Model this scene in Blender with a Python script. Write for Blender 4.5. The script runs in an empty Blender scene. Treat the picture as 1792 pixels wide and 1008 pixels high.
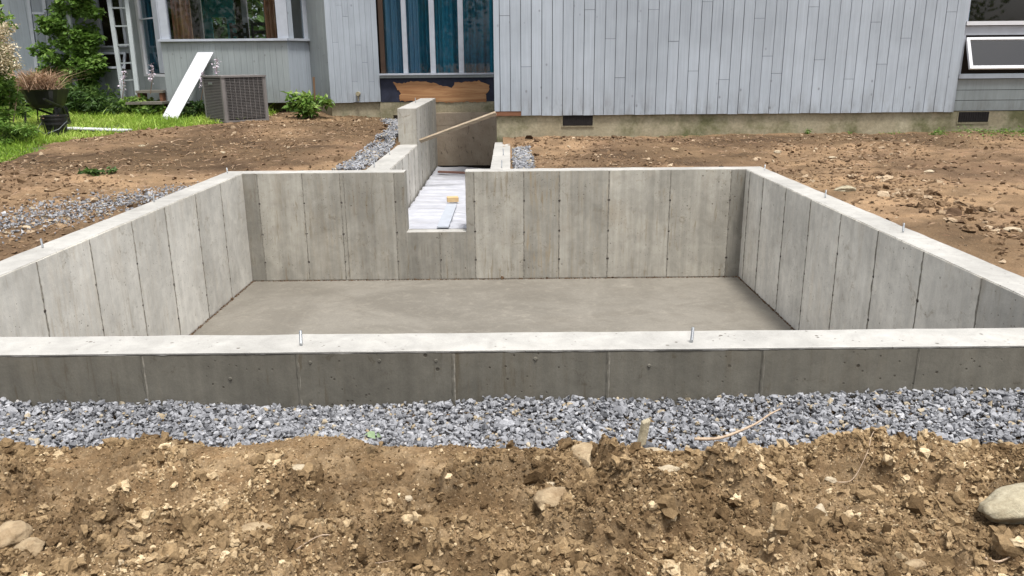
import bpy, bmesh, math, random
import numpy as np
from mathutils import Vector, Matrix
random.seed(7); rng = np.random.default_rng(7)
S = bpy.context.scene; COL = S.collection

# ------------------------------------------------------------------ camera, sky, sun, exposure
F_PX, PITCH, YAW, ROLL, CAM_H = 1393.17, .27807, .000707, -.008886, 1.0886
cf = Vector((math.sin(YAW)*math.cos(PITCH), math.cos(YAW)*math.cos(PITCH), -math.sin(PITCH)))
cr0 = Vector((math.cos(YAW), -math.sin(YAW), 0)); cu0 = cr0.cross(cf)
CR = cr0*math.cos(ROLL)+cu0*math.sin(ROLL); CU = -cr0*math.sin(ROLL)+cu0*math.cos(ROLL); CF = cf
cam = bpy.data.cameras.new('camera'); camo = bpy.data.objects.new('camera', cam); COL.objects.link(camo)
M = Matrix.Identity(4)
for i in range(3): M[i][0] = CR[i]; M[i][1] = CU[i]; M[i][2] = -CF[i]
M[2][3] = CAM_H
camo.matrix_world = M
cam.sensor_width = 36; cam.lens = 36*F_PX/1792; cam.clip_start = .05; cam.clip_end = 1500
S.camera = camo
SUN_EL, SUN_AZ = math.radians(72), math.radians(156)     # azimuth measured from +Y towards +X
w = bpy.data.worlds.new('World'); S.world = w; w.use_nodes = True
wn = w.node_tree; bg = wn.nodes['Background']
sky = wn.nodes.new('ShaderNodeTexSky'); sky.sky_type = 'NISHITA'; sky.sun_disc = False
sky.sun_elevation = SUN_EL; sky.sun_rotation = SUN_AZ; sky.air_density = 1.0; sky.dust_density = 4.0
hs = wn.nodes.new('ShaderNodeHueSaturation'); hs.inputs['Saturation'].default_value = .28
wn.links.new(sky.outputs[0], hs.inputs['Color']); wn.links.new(hs.outputs[0], bg.inputs[0])
bg.inputs[1].default_value = .13
sl = bpy.data.lights.new('sun', 'SUN'); sl.energy = 2.3; sl.angle = math.radians(9); sl.color = (1, .96, .9)
so = bpy.data.objects.new('sun', sl); COL.objects.link(so)
sd = Vector((math.sin(SUN_AZ)*math.cos(SUN_EL), math.cos(SUN_AZ)*math.cos(SUN_EL), math.sin(SUN_EL)))
so.rotation_euler = sd.to_track_quat('Z', 'Y').to_euler(); so.location = sd*30
S.view_settings.view_transform = 'Standard'; S.view_settings.look = 'None'
S.view_settings.exposure = .84; S.view_settings.gamma = 1

# ------------------------------------------------------------------ measuring: picture point on a real plane
def at(px, py, X=None, Y=None, Z=None):
    d = CF + CR*((px-896)/F_PX) + CU*((504-py)/F_PX)
    if Y is not None: s = Y/d.y
    elif Z is not None: s = (Z-CAM_H)/d.z
    else: s = X/d.x
    return Vector((d.x*s, d.y*s, CAM_H+d.z*s))

# ------------------------------------------------------------------ noise
def _h(ix, iy, s):
    n = (ix.astype(np.int64)*374761393 + iy.astype(np.int64)*668265263 + s*982451653) & 0x7fffffff
    n = ((n ^ (n >> 13))*1274126177) & 0x7fffffff
    return ((n ^ (n >> 16)) & 0xffff)/65535.0
def vnoise(x, y, s=0):
    ix, iy = np.floor(x), np.floor(y); fx, fy = x-ix, y-iy
    u, v = fx*fx*(3-2*fx), fy*fy*(3-2*fy)
    a = _h(ix, iy, s); b = _h(ix+1, iy, s); c = _h(ix, iy+1, s); d = _h(ix+1, iy+1, s)
    return (a+(b-a)*u)*(1-v)+(c+(d-c)*u)*v
def fbm(x, y, o=4, s=0, g=.5):
    r = 0; a = 1; t = 0
    for i in range(o):
        r = r+a*(vnoise(x*2**i, y*2**i, s+i*17)-.5); t += a; a *= g
    return r/t*2
def lumps(x, y, s=0):                       # rounded lumps, 0..1
    ix, iy = np.floor(x), np.floor(y); best = np.full(x.shape, 9.0)
    for dx in (-1, 0, 1):
        for dy in (-1, 0, 1):
            cx, cy = ix+dx, iy+dy
            px = cx+.15+.7*_h(cx, cy, s); py = cy+.15+.7*_h(cx, cy, s+5); r = .45+.75*_h(cx, cy, s+9)
            best = np.minimum(best, ((x-px)**2+(y-py)**2)/r**2)
    return np.sqrt(np.clip(1-best, 0, 1))
def ss(a, b, x):
    t = np.clip((np.asarray(x, float)-a)/(b-a), 0, 1); return t*t*(3-2*t)

# ------------------------------------------------------------------ meshes and objects
def mesh_np(name, v, f, smooth=False, attrs=None):
    me = bpy.data.meshes.new(name); v = np.asarray(v, np.float32); f = np.asarray(f, np.int32)
    k = f.shape[1]; n = len(f)
    me.vertices.add(len(v)); me.vertices.foreach_set('co', v.ravel())
    me.loops.add(n*k); me.loops.foreach_set('vertex_index', f.ravel())
    me.polygons.add(n); me.polygons.foreach_set('loop_start', np.arange(0, n*k, k, dtype=np.int32))
    me.polygons.foreach_set('loop_total', np.full(n, k, dtype=np.int32))
    me.update(calc_edges=True)
    me.polygons.foreach_set('use_smooth', np.full(n, smooth))
    for a, val in (attrs or {}).items():
        at_ = me.attributes.new(a, 'FLOAT', 'POINT'); at_.data.foreach_set('value', np.asarray(val, np.float32))
    me.validate(); return me
def link(name, me, mat=None, parent=None):
    o = bpy.data.objects.new(name, me); COL.objects.link(o)
    if mat is not None and me is not None and len(me.materials) == 0: me.materials.append(mat)
    if parent: o.parent = parent; o.matrix_parent_inverse = Matrix.Translation(-world_loc(parent)) if parent_shift.get(parent.name) else Matrix.Identity(4)
    return o
parent_shift = {}
def world_loc(o): return Vector(o.location)
def thing(name, label, cat, loc=(0, 0, 0), group=None):
    o = bpy.data.objects.new(name, None); COL.objects.link(o); o.location = loc; o.empty_display_size = .1
    parent_shift[o.name] = True
    o['label'] = label; o['category'] = cat
    if group: o['group'] = group
    return o
def tag(o, label, cat, group=None):
    o['label'] = label; o['category'] = cat
    if group: o['group'] = group
    return o
def struct(o): o['kind'] = 'structure'; return o
def stuff(o, label=None, cat=None, group=None):
    o['kind'] = 'stuff'
    if label: o['label'] = label
    if cat: o['category'] = cat
    return o
BOXF = [(0, 3, 2, 1), (4, 5, 6, 7), (0, 1, 5, 4), (1, 2, 6, 5), (2, 3, 7, 6), (3, 0, 4, 7)]
UNIT = [(x, y, z) for z in (0, 1) for x, y in ((0, 0), (1, 0), (1, 1), (0, 1))]
unit_meshes = {}
def unit_box(mat):                          # chamfered unit box, corner at the origin; shared by alike pieces
    if mat.name not in unit_meshes:
        me = bpy.data.meshes.new('piece'); me.from_pydata(UNIT, [], BOXF); me.materials.append(mat); unit_meshes[mat.name] = me
    return unit_meshes[mat.name]
def slab(name, p0, p1, z0, z1, th, mat, parent=None, out=0.0):
    """box whose front face runs from p0 to p1 (plan), th thick behind it; out = how far it stands proud"""
    p0 = Vector((p0[0], p0[1])); p1 = Vector((p1[0], p1[1])); d = p1-p0; a = math.atan2(d.y, d.x)
    n = Vector((-math.sin(a), math.cos(a)))
    o = link(name, unit_box(mat), None, parent)
    q = p0-n*out
    o.location = (q.x, q.y, z0); o.rotation_euler = (0, 0, a); o.scale = (d.length, th+out, z1-z0)
    return o
def box(name, x0, x1, y0, y1, z0, z1, mat, parent=None):
    o = link(name, unit_box(mat), None, parent); o.location = (x0, y0, z0); o.scale = (x1-x0, y1-y0, z1-z0); return o
def tube_np(pts, rad, seg=8, cap=True):
    pts = [Vector(p) for p in pts]; n = len(pts); V = []; Fc = []
    if not hasattr(rad, '__len__'): rad = [rad]*n
    up = Vector((.123, .31, .94))
    for i, p in enumerate(pts):
        t = (pts[min(i+1, n-1)]-pts[max(i-1, 0)]).normalized()
        a = t.cross(up)
        if a.length < .1: a = t.cross(Vector((1, 0, 0)))
        a.normalize(); b = t.cross(a)
        for k in range(seg):
            an = 2*math.pi*k/seg; V.append(p+(a*math.cos(an)+b*math.sin(an))*rad[i])
    for i in range(n-1):
        for k in range(seg):
            Fc.append((i*seg+k, i*seg+(k+1) % seg, (i+1)*seg+(k+1) % seg, (i+1)*seg+k))
    V = [tuple(v) for v in V]
    if cap: Fc.append(tuple(range(seg-1, -1, -1))); Fc.append(tuple((n-1)*seg+k for k in range(seg)))
    return V, Fc
class MB:
    def __init__(s): s.v = []; s.f = []
    def add(s, v, f):
        o = len(s.v); s.v += [tuple(q) for q in v]; s.f += [tuple(i+o for i in q) for q in f]; return s
    def tube(s, pts, rad, seg=8): return s.add(*tube_np(pts, rad, seg))
    def box(s, x0, x1, y0, y1, z0, z1): return s.add([(x0+(x1-x0)*a, y0+(y1-y0)*b, z0+(z1-z0)*c) for a, b, c in UNIT], BOXF)
    def obox(s, c, ax, ay, az):             # centre and three half-axis vectors
        c, ax, ay, az = map(Vector, (c, ax, ay, az))
        return s.add([c+ax*(2*a-1)+ay*(2*b-1)+az*(2*d-1) for a, b, d in UNIT], BOXF)
    def build(s, name, mat, parent=None, smooth=False):
        me = bpy.data.meshes.new(name); me.from_pydata(s.v, [], s.f); me.update()
        if smooth:
            for p in me.polygons: p.use_smooth = True
        return link(name, me, mat, parent)

# ------------------------------------------------------------------ materials
class NT:
    def __init__(s, name, rough=.85, spec=.3):
        s.m = bpy.data.materials.new(name); s.m.use_nodes = True; s.t = s.m.node_tree
        s.b = s.t.nodes['Principled BSDF']; s.b.inputs['Roughness'].default_value = rough
        s.b.inputs['Specular IOR Level'].default_value = spec
        g = s.t.nodes.new('ShaderNodeNewGeometry'); s.pos = g.outputs['Position']
    def put(s, sock, v):
        if isinstance(v, bpy.types.NodeSocket): s.t.links.new(v, sock)
        elif v is not None: sock.default_value = v
    def scaled(s, v):
        n = s.t.nodes.new('ShaderNodeMapping'); s.t.links.new(s.pos, n.inputs[0]); n.inputs['Scale'].default_value = v; return n.outputs[0]
    def noise(s, scale, detail=4, rough=.55, vec=None, dist=0):
        n = s.t.nodes.new('ShaderNodeTexNoise'); s.put(n.inputs['Vector'], vec or s.pos)
        n.inputs['Scale'].default_value = scale; n.inputs['Detail'].default_value = detail
        n.inputs['Roughness'].default_value = rough; n.inputs['Distortion'].default_value = dist; return n.outputs[0]
    def voro(s, scale, feat='F1', vec=None):
        n = s.t.nodes.new('ShaderNodeTexVoronoi'); n.feature = feat; s.put(n.inputs['Vector'], vec or s.pos); n.inputs['Scale'].default_value = scale; return n.outputs['Distance'], n.outputs.get('Color')
    def attr(s, name, typ='GEOMETRY'):
        n = s.t.nodes.new('ShaderNodeAttribute'); n.attribute_type = typ; n.attribute_name = name; return n.outputs['Fac']
    def rnd(s): return s.t.nodes.new('ShaderNodeObjectInfo').outputs['Random']
    def ramp(s, f, stops, interp='LINEAR'):
        n = s.t.nodes.new('ShaderNodeValToRGB'); s.put(n.inputs[0], f); r = n.color_ramp; r.interpolation = interp
        while len(r.elements) < len(stops): r.elements.new(.5)
        for e, (p, c) in zip(r.elements, stops):
            e.position = p; e.color = (*(c if hasattr(c, '__len__') else (c, c, c)), 1)
        return n.outputs[0]
    def mix(s, f, a, b, mode='MIX'):
        n = s.t.nodes.new('ShaderNodeMix'); n.data_type = 'RGBA'; n.blend_type = mode; s.put(n.inputs[0], f)
        for k, v in ((6, a), (7, b)): s.put(n.inputs[k], (*v, 1) if isinstance(v, tuple) and len(v) == 3 else v)
        return n.outputs[2]
    def math(s, op, a, b=0):
        n = s.t.nodes.new('ShaderNodeMath'); n.operation = op; s.put(n.inputs[0], a); s.put(n.inputs[1], b); return n.outputs[0]
    def mul(s, col, f):
        n = s.t.nodes.new('ShaderNodeVectorMath'); n.operation = 'SCALE'; s.put(n.inputs[0], col); s.put(n.inputs['Scale'], f); return n.outputs[0]
    def bump(s, h, dist, strength=1.0):
        n = s.t.nodes.new('ShaderNodeBump'); n.inputs['Distance'].default_value = dist; n.inputs['Strength'].default_value = strength
        s.put(n.inputs['Height'], h); s.t.links.new(n.outputs[0], s.b.inputs['Normal'])
    def color(s, c): s.put(s.b.inputs['Base Color'], (*c, 1) if isinstance(c, tuple) else c); return s
def plain(name, col, rough=.6, var=.15, scale=20, metal=0, spec=.3):
    n = NT(name, rough, spec); n.b.inputs['Metallic'].default_value = metal
    a = tuple(c*(1-var) for c in col); b = tuple(min(1, c*(1+var)) for c in col)
    n.color(n.ramp(n.noise(scale), [(.3, a), (.7, b)])); return n.m

def concrete(name, base, streak=.5, top=False, dark=1.0):
    n = NT(name, .9, .2)
    big = n.ramp(n.noise(1.6, 5, .6), [(.3, .80), (.7, 1.14)])
    mid = n.ramp(n.noise(9, 6, .65, dist=.6), [(.32, .86), (.66, 1.08)])
    c = n.mix(1, n.mix(1, (base[0], base[1], base[2]), big, 'MULTIPLY'), mid, 'MULTIPLY')
    st = n.ramp(n.noise(1, 5, .6, vec=n.scaled((16, 16, .7))), [(.36, 1-.30*streak), (.62, 1+.08*streak)])
    c = n.mix(1, c, st, 'MULTIPLY')
    # warm brown cement stains, pits and bug holes
    c = n.mix(n.ramp(n.noise(3.2, 6, .7, vec=n.scaled((1, 1, .35))), [(.56, 0), (.78, .5 if not top else .15)]), c, (base[0]*.72, base[1]*.62, base[2]*.5))
    d, _ = n.voro(13); g = n.noise(4.1, 3)
    pit = n.math('MULTIPLY', n.ramp(d, [(.07, 1), (.12, 0)]), n.ramp(g, [(.50, 0), (.58, .85)]))
    d2, _ = n.voro(31); pit2 = n.math('MULTIPLY', n.ramp(d2, [(.10, 1), (.16, 0)]), n.ramp(n.noise(2.6, 3), [(.50, 0), (.56, .7)]))
    pit = n.math('MAXIMUM', pit, pit2)
    c = n.mix(pit, c, (base[0]*.28, base[1]*.25, base[2]*.22))
    blot = n.math('MULTIPLY', n.ramp(n.noise(11, 8, .8, dist=.8), [(.565, 0), (.61, 1)]), n.ramp(n.noise(1.9, 3), [(.44, 0), (.58, .6 if not top else .15)]))
    c = n.mix(blot, c, (base[0]*.5, base[1]*.45, base[2]*.38))
    sk = n.math('MULTIPLY', n.ramp(n.noise(1, 5, .7, vec=n.scaled((38, 38, 3.2)), dist=.4), [(.56, 0), (.63, 1)]), n.ramp(n.noise(2.3, 3), [(.46, 0), (.58, .62*min(1, streak*1.6))]))
    c = n.mix(sk, c, (base[0]*.55, base[1]*.45, base[2]*.32))
    lt = n.ramp(n.noise(1, 4, .6, vec=n.scaled((3.5, 3.5, .9)), dist=1.0), [(.55, 0), (.75, .35 if not top else .1)])
    c = n.mix(lt, c, (base[0]*1.25, base[1]*1.26, base[2]*1.28))
    if not top:
        c = n.mul(c, n.attr('tone', 'OBJECT')); wa = n.attr('warm', 'OBJECT')
        rs = n.ramp(n.noise(1, 6, .7, vec=n.scaled((30, 30, 2.0)), dist=.5), [(.5, 0), (.68, 1)])
        c = n.mix(n.math('MULTIPLY', wa, n.math('MULTIPLY', rs, n.ramp(n.noise(3.1, 4), [(.35, .25), (.65, 1)]))), c, (base[0]*.82, base[1]*.66, base[2]*.45))
    c = n.mix(1, c, n.ramp(n.noise(160, 2), [(.3, .93), (.7, 1.05)]), 'MULTIPLY')
    n.color(c)
    n.bump(n.math('ADD', n.math('MULTIPLY', n.noise(60, 6, .7), .6), n.math('MULTIPLY', pit, -1.5)), .004, .5)
    return n.m
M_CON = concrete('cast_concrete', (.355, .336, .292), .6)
M_TOP = concrete('trowelled_wall_top', (.38, .372, .35), .1, True)
M_OUT = concrete('dark_cast_concrete', (.150, .141, .118), .45)  # darker base colour than the other cast faces
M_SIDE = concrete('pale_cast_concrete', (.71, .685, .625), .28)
M_SEAM = plain('seam_grime', (.10, .09, .075), .95, .5, 60)
M_FIN = plain('seam_fin', (.22, .205, .175), .95, .35, 40)
M_TIE = plain('rusty_tie', (.05, .04, .035), .8, .3, 200)

def soil(name, a, b, c, patch=1.2):
    n = NT(name, .96, .12)
    col = n.mix(n.ramp(n.noise(patch, 6, .65, dist=.5), [(.38, 0), (.62, 1)]), a, b)
    col = n.mix(n.ramp(n.noise(7, 6, .7), [(.45, 0), (.72, .9)]), col, c)
    tone = n.attr('tone'); col = n.mul(col, tone)
    fine = n.noise(90, 5, .75)
    col = n.mix(1, col, n.ramp(fine, [(.3, .62), (.7, 1.3)]), 'MULTIPLY')
    d, vc = n.voro(130)
    grit = n.math('MULTIPLY', n.ramp(d, [(.16, 1), (.24, 0)]), n.ramp(n.noise(40, 2), [(.5, 0), (.56, .7)]))
    col = n.mix(grit, col, (.42, .34, .24))
    n.color(col); n.bump(n.math('ADD', fine, n.math('MULTIPLY', n.noise(300, 3, .7), .4)), .006, .9); return n.m
M_SOIL = soil('dry_subsoil', (.20, .132, .070), (.145, .094, .050), (.34, .25, .15), 6)
M_SOILB = soil('backfill_soil', (.145, .092, .056), (.25, .165, .094), (.20, .135, .08), .45)
def clodmat(name, a, b, c):
    n = NT(name, .96, .12); t = n.attr('tone')
    col = n.ramp(t, [(0, a), (.6, b), (1, c)])
    col = n.mix(1, col, n.ramp(n.noise(110, 4, .7), [(.3, .7), (.7, 1.25)]), 'MULTIPLY')
    n.color(col); n.bump(n.noise(160, 4, .75), .005, .9); return n.m
M_CLOD = clodmat('earth_clods', (.11, .071, .036), (.31, .218, .12), (.64, .51, .33))
M_CLODB = clodmat('brown_earth_clods', (.09, .056, .034), (.21, .14, .082), (.46, .36, .25))
def gravelmat():
    n = NT('crushed_stone', .8, .3); t = n.attr('tone')
    col = n.ramp(t, [(0, (.07, .071, .076)), (.35, (.165, .169, .182)), (.75, (.30, .306, .325)), (.93, (.44, .44, .45)), (.96, (.36, .31, .23)), (1, (.28, .22, .14))])
    col = n.mix(1, col, n.ramp(n.noise(120, 4, .6), [(.3, .8), (.7, 1.15)]), 'MULTIPLY')
    n.color(col); n.bump(n.noise(200, 3), .002, .6); return n.m
M_GRAV = gravelmat()
def stonemat(name, a, b):
    n = NT(name, .85, .25)
    col = n.mix(n.ramp(n.noise(22, 6, .7, dist=.4), [(.35, 0), (.65, 1)]), a, b)
    col = n.mix(n.ramp(n.noise(9, 4, .7), [(.5, 0), (.7, .6)]), col, (a[0]*.55, a[1]*.47, a[2]*.38))
    n.color(col); n.bump(n.noise(70, 6, .7), .008, .8); return n.m
M_STONE = stonemat('tan_field_stone', (.33, .265, .18), (.47, .40, .29))
M_STONEG = stonemat('olive_field_stone', (.27, .235, .16), (.43, .385, .28))
M_SANDY = stonemat('sandy_lump', (.27, .195, .115), (.41, .32, .205))

def siding(name, base, dirt=.5):
    n = NT(name, .62, .35)
    g = n.noise(1, 6, .65, vec=n.scaled((55, 55, 1.6)))
    c = n.mix(n.ramp(g, [(.35, 0), (.7, 1)]), tuple(v*.9 for v in base), tuple(v*1.07 for v in base))
    c = n.mul(c, n.ramp(n.rnd(), [(0, .955), (1, 1.045)]))
    c = n.mix(1, c, n.ramp(n.noise(1.2, 4), [(.35, .88), (.65, 1.07)]), 'MULTIPLY')
    d, _ = n.voro(6.5, vec=n.scaled((1.0, 1, .75)))
    kn = n.math('MULTIPLY', n.ramp(d, [(.06, 1), (.12, 0)]), n.ramp(n.noise(2.8, 1), [(.46, 0), (.56, .6)]))
    c = n.mix(kn, c, (.13, .13, .14))
    sp = n.t.nodes.new('ShaderNodeSeparateXYZ'); n.t.links.new(n.pos, sp.inputs[0])
    low = n.math('MULTIPLY', n.ramp(sp.outputs[2], [(.34, 1), (.75, 0)]), n.ramp(n.noise(1, 5, .7, vec=n.scaled((9, 9, 2.5))), [(.45, 0), (.68, .6)]))
    c = n.mix(low, c, (.14, .135, .125)); c = n.mix(n.ramp(n.noise(.7, 5, .65, vec=n.scaled((2.2, 2.2, 1))), [(.5, 0), (.75, .3)]), c, tuple(v*.72 for v in base))
    n.color(c); n.bump(g, .003, .5)
    return n.m
M_SID = siding('blue_grey_paint', (.362, .405, .455))
M_SIDD = siding('grey_green_and_shaded_paint', (.27, .30, .305))  # darker siding; puts shade into the colour of house faces turned from the light
M_TRIM = plain('grey_trim_paint', (.38, .41, .46), .5, .08, 8)
M_WHITE = plain('white_paint', (.60, .61, .64), .45, .04, 12)
M_DARKGAP = plain('dark_gap', (.018, .016, .016), .9, .2)
def foundmat():
    n = NT('mossy_foundation', .92, .15)
    c = n.mix(n.ramp(n.noise(2.2, 6, .65, dist=.5), [(.35, 0), (.65, 1)]), (.29, .255, .175), (.38, .345, .25))
    c = n.mix(n.ramp(n.noise(1.1, 5, .7), [(.5, 0), (.66, .85)]), c, (.10, .105, .045))
    c = n.mix(1, c, n.ramp(n.noise(30, 5, .7), [(.3, .75), (.7, 1.15)]), 'MULTIPLY')
    n.color(c); n.bump(n.noise(40, 6, .7), .006, .6); return n.m
M_FND = foundmat()
def mudmat():
    n = NT('muddy_wall', .93, .15)
    c = n.mix(n.ramp(n.noise(3, 6, .65), [(.35, 0), (.65, 1)]), (.28, .225, .17), (.38, .32, .25))
    s = n.noise(1, 4, .6, vec=n.scaled((26, 26, 7)), dist=1.2)
    c = n.mix(n.ramp(s, [(.60, 0), (.68, .7)]), c, (.07, .055, .04))
    n.color(c); n.bump(n.noise(30, 6, .7), .01, .7); return n.m
M_MUD = mudmat()
def floormat():
    n = NT('fresh_slab', .7, .3)
    c = n.mix(n.ramp(n.noise(.9, 6, .6, dist=.8, vec=n.scaled((1, 1.1, 1))), [(.40, 0), (.60, 1)]), (.145, .133, .112), (.190, .176, .150))
    c = n.mix(n.ramp(n.noise(2.6, 7, .7, dist=1.5, vec=n.scaled((.9, 1.2, 1))), [(.52, 0), (.62, .6)]), c, (.15, .136, .113))
    c = n.mix(n.ramp(n.noise(9, 7, .75, dist=1.2, vec=n.scaled((1, 1.1, 1))), [(.5, 0), (.7, .35)]), c, (.30, .275, .23))
    c = n.mix(1, c, n.ramp(n.noise(55, 5, .7), [(.3, .88), (.7, 1.09)]), 'MULTIPLY')
    c = n.mix(n.ramp(n.noise(3.4, 6, .7, dist=2, vec=n.scaled((.8, 1.2, 3))), [(.60, 0), (.70, .35)]), c, (.29, .265, .22))
    d, _ = n.voro(26); c = n.mix(n.math('MULTIPLY', n.ramp(d, [(.05, .6), (.08, 0)]), n.ramp(n.noise(3), [(.5, 0), (.6, 1)])), c, (.5, .48, .44))
    n.color(c); n.put(n.b.inputs['Roughness'], n.ramp(n.noise(1.6, 5), [(.3, .5), (.7, .85)])); n.bump(n.noise(7, 6, .6, dist=1), .006, .35); return n.m
M_FLOOR = floormat()
def sheetmat():
    n = NT('white_sheet', .35, .5); n.color((.74, .75, .82))
    n.color(n.ramp(n.noise(6, 3), [(.3, (.36, .37, .41)), (.7, (.45, .46, .50))])); n.bump(n.noise(1, 4, vec=n.scaled((3, 22, 3))), .01, .4); return n.m
M_SHEET = sheetmat()
def woodmat(name, a, b, sc=(3, 40, 40)):
    n = NT(name, .75, .25); g = n.noise(1, 6, .65, vec=n.scaled(sc), dist=.8)
    n.color(n.mix(n.ramp(g, [(.35, 0), (.65, 1)]), a, b)); n.bump(g, .002, .5); return n.m
M_PLY = woodmat('old_plywood', (.25, .115, .05), (.43, .245, .12), (1.2, 14, 16))
M_WOOD = woodmat('weathered_lumber', (.24, .19, .13), (.38, .31, .23))
M_ROT = woodmat('rotten_sill', (.10, .045, .025), (.22, .10, .055))
M_REDW = woodmat('red_brown_strip', (.16, .08, .06), (.24, .13, .10))
M_GREYW = woodmat('grey_step_wood', (.11, .10, .085), (.19, .175, .15))
M_BARK = woodmat('twig_bark', (.30, .22, .15), (.44, .34, .25), (60, 60, 60))
M_TRUNK = woodmat('trunk_bark', (.06, .048, .036), (.12, .10, .08), (20, 20, 4))
M_FELT = plain('navy_felt', (.022, .026, .045), .8, .3, 8)
M_BLOCK = woodmat('pine_block', (.48, .33, .16), (.62, .46, .26))
M_GALV = plain('galvanised_steel', (.42, .44, .46), .38, .2, 300, 1.0, .5)
M_BLACK = plain('black_plastic', (.012, .012, .013), .4, .3, 10, 0, .5)
M_ACB = plain('grey_steel_cabinet', (.19, .178, .172), .5, .1, 8)
M_ACD = plain('dark_grille', (.07, .066, .065), .6, .2, 8)
M_CHAIR = plain('dark_chair_wood', (.02, .014, .012), .5, .2)
M_TEAL = plain('teal_paint', (.03, .42, .40), .5, .1)
M_BOTTLE = plain('blue_bottle', (.02, .2, .34), .3, .1)
M_ROOF = plain('dark_roof', (.05, .05, .052), .9, .2)
def clothmat(name, a, b, sc=9):
    n = NT(name, .9, .1); n.color(n.ramp(n.noise(1, 4, vec=n.scaled((sc, sc, .6))), [(.35, a), (.65, b)])); return n.m
M_CURB = clothmat('blue_curtain', (.09, .20, .30), (.17, .33, .46))
M_CURT = clothmat('teal_curtain', (.02, .16, .25), (.05, .30, .42))
M_CURR = clothmat('rust_striped_curtain', (.20, .07, .04), (.42, .24, .14))
M_ROOM = plain('room_plaster', (.60, .58, .55), .9, .1, 3)
M_ROOMD = plain('dark_room_wood', (.05, .03, .02), .8, .2, 5)
def glassmat():
    m = bpy.data.materials.new('window_glass'); m.use_nodes = True; t = m.node_tree; t.nodes.remove(t.nodes['Principled BSDF'])
    tr = t.nodes.new('ShaderNodeBsdfTransparent'); tr.inputs[0].default_value = (.80, .84, .86, 1)
    gl = t.nodes.new('ShaderNodeBsdfGlossy'); gl.inputs['Roughness'].default_value = .02
    fr = t.nodes.new('ShaderNodeFresnel'); fr.inputs[0].default_value = 1.6
    ma = t.nodes.new('ShaderNodeMath'); ma.operation = 'MULTIPLY_ADD'; ma.inputs[1].default_value = 1.7; ma.inputs[2].default_value = .0; t.links.new(fr.outputs[0], ma.inputs[0])
    mx = t.nodes.new('ShaderNodeMixShader'); ge_ = t.nodes.new('ShaderNodeNewGeometry'); m2 = t.nodes.new('ShaderNodeMath'); m2.operation = 'SUBTRACT'; m2.inputs[0].default_value = 1; t.links.new(ge_.outputs['Backfacing'], m2.inputs[1])
    m3 = t.nodes.new('ShaderNodeMath'); m3.operation = 'MULTIPLY'; t.links.new(ma.outputs[0], m3.inputs[0]); t.links.new(m2.outputs[0], m3.inputs[1]); t.links.new(m3.outputs[0], mx.inputs[0]); t.links.new(tr.outputs[0], mx.inputs[1]); t.links.new(gl.outputs[0], mx.inputs[2])
    t.links.new(mx.outputs[0], t.nodes['Material Output'].inputs[0]); return m
M_GLASS = glassmat()
def leafmat(name, a, b, c, trans=.35):
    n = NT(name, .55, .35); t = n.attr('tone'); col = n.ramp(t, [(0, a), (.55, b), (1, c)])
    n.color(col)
    tl = n.t.nodes.new('ShaderNodeBsdfTranslucent'); n.t.links.new(col, tl.inputs[0])
    mx = n.t.nodes.new('ShaderNodeMixShader'); mx.inputs[0].default_value = trans
    n.t.links.new(n.b.outputs[0], mx.inputs[1]); n.t.links.new(tl.outputs[0], mx.inputs[2]); n.t.links.new(mx.outputs[0], n.t.nodes['Material Output'].inputs[0])
    return n.m
M_GRASS = leafmat('lawn_grass', (.12, .22, .025), (.28, .43, .05), (.50, .58, .15))
M_LEAF = leafmat('vine_leaves', (.02, .05, .012), (.06, .12, .025), (.14, .22, .05))
M_LEAFY = leafmat('bright_leaves', (.06, .12, .02), (.15, .27, .045), (.33, .43, .12))
M_TREE = leafmat('tree_leaves', (.03, .065, .018), (.08, .15, .04), (.16, .24, .07))
M_CREAM = leafmat('cream_blossom', (.45, .38, .24), (.66, .58, .42), (.80, .74, .60), .2)
M_LILAC = leafmat('lilac_blossom', (.50, .42, .50), (.66, .58, .66), (.80, .75, .80), .2)
M_DRY = leafmat('dry_stems', (.20, .12, .07), (.38, .24, .15), (.52, .38, .26), .1)

# ------------------------------------------------------------------ ground shape
XL, XR, YB, YF, PH, WT = -2.753, 2.420, 8.171, 3.137, 1.143, .203
def G(x, y):
    x = np.asarray(x, float); y = np.asarray(y, float)
    z = -.205+.145*ss(3.4, 8, y)+.09*ss(8, 11, y)
    L = ss(-1.2, -3.6, x) if False else ss(1.2, 3.6, -x)
    z = z+L*(.14*ss(9.3, 13, y)+.12*ss(12.5, 15.5, y)) + .02*ss(2.5, 6, x)*ss(4, 8, y)
    z = z+.03*fbm(x*.7, y*.7, 3, 3)*ss(3.3, 4.5, y)*(1-ss(14, 18, y))
    k = np.maximum(ss(-1.95, -1.75, x)*(1-ss(-1.0, -.9, x)), ss(-.5, -.4, x)*(1-ss(.05, .35, x)))*(1-ss(10.9, 11.1, y))*ss(7.5, 8, y)
    z = z-k*np.maximum(0, z+.055)
    return z
def Gf(x, y): return float(G(np.array([x]), np.array([y]))[0])
def ground_at(px, py):
    d = CF + CR*((px-896)/F_PX) + CU*((504-py)/F_PX); z = 0.0
    for _ in range(12):
        s = (z-CAM_H)/d.z; s = min(max(s, .5), 60); x, y = d.x*s, d.y*s; z = .5*z+.5*Gf(x, y)
    return Vector((x, y, Gf(x, y)))
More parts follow.
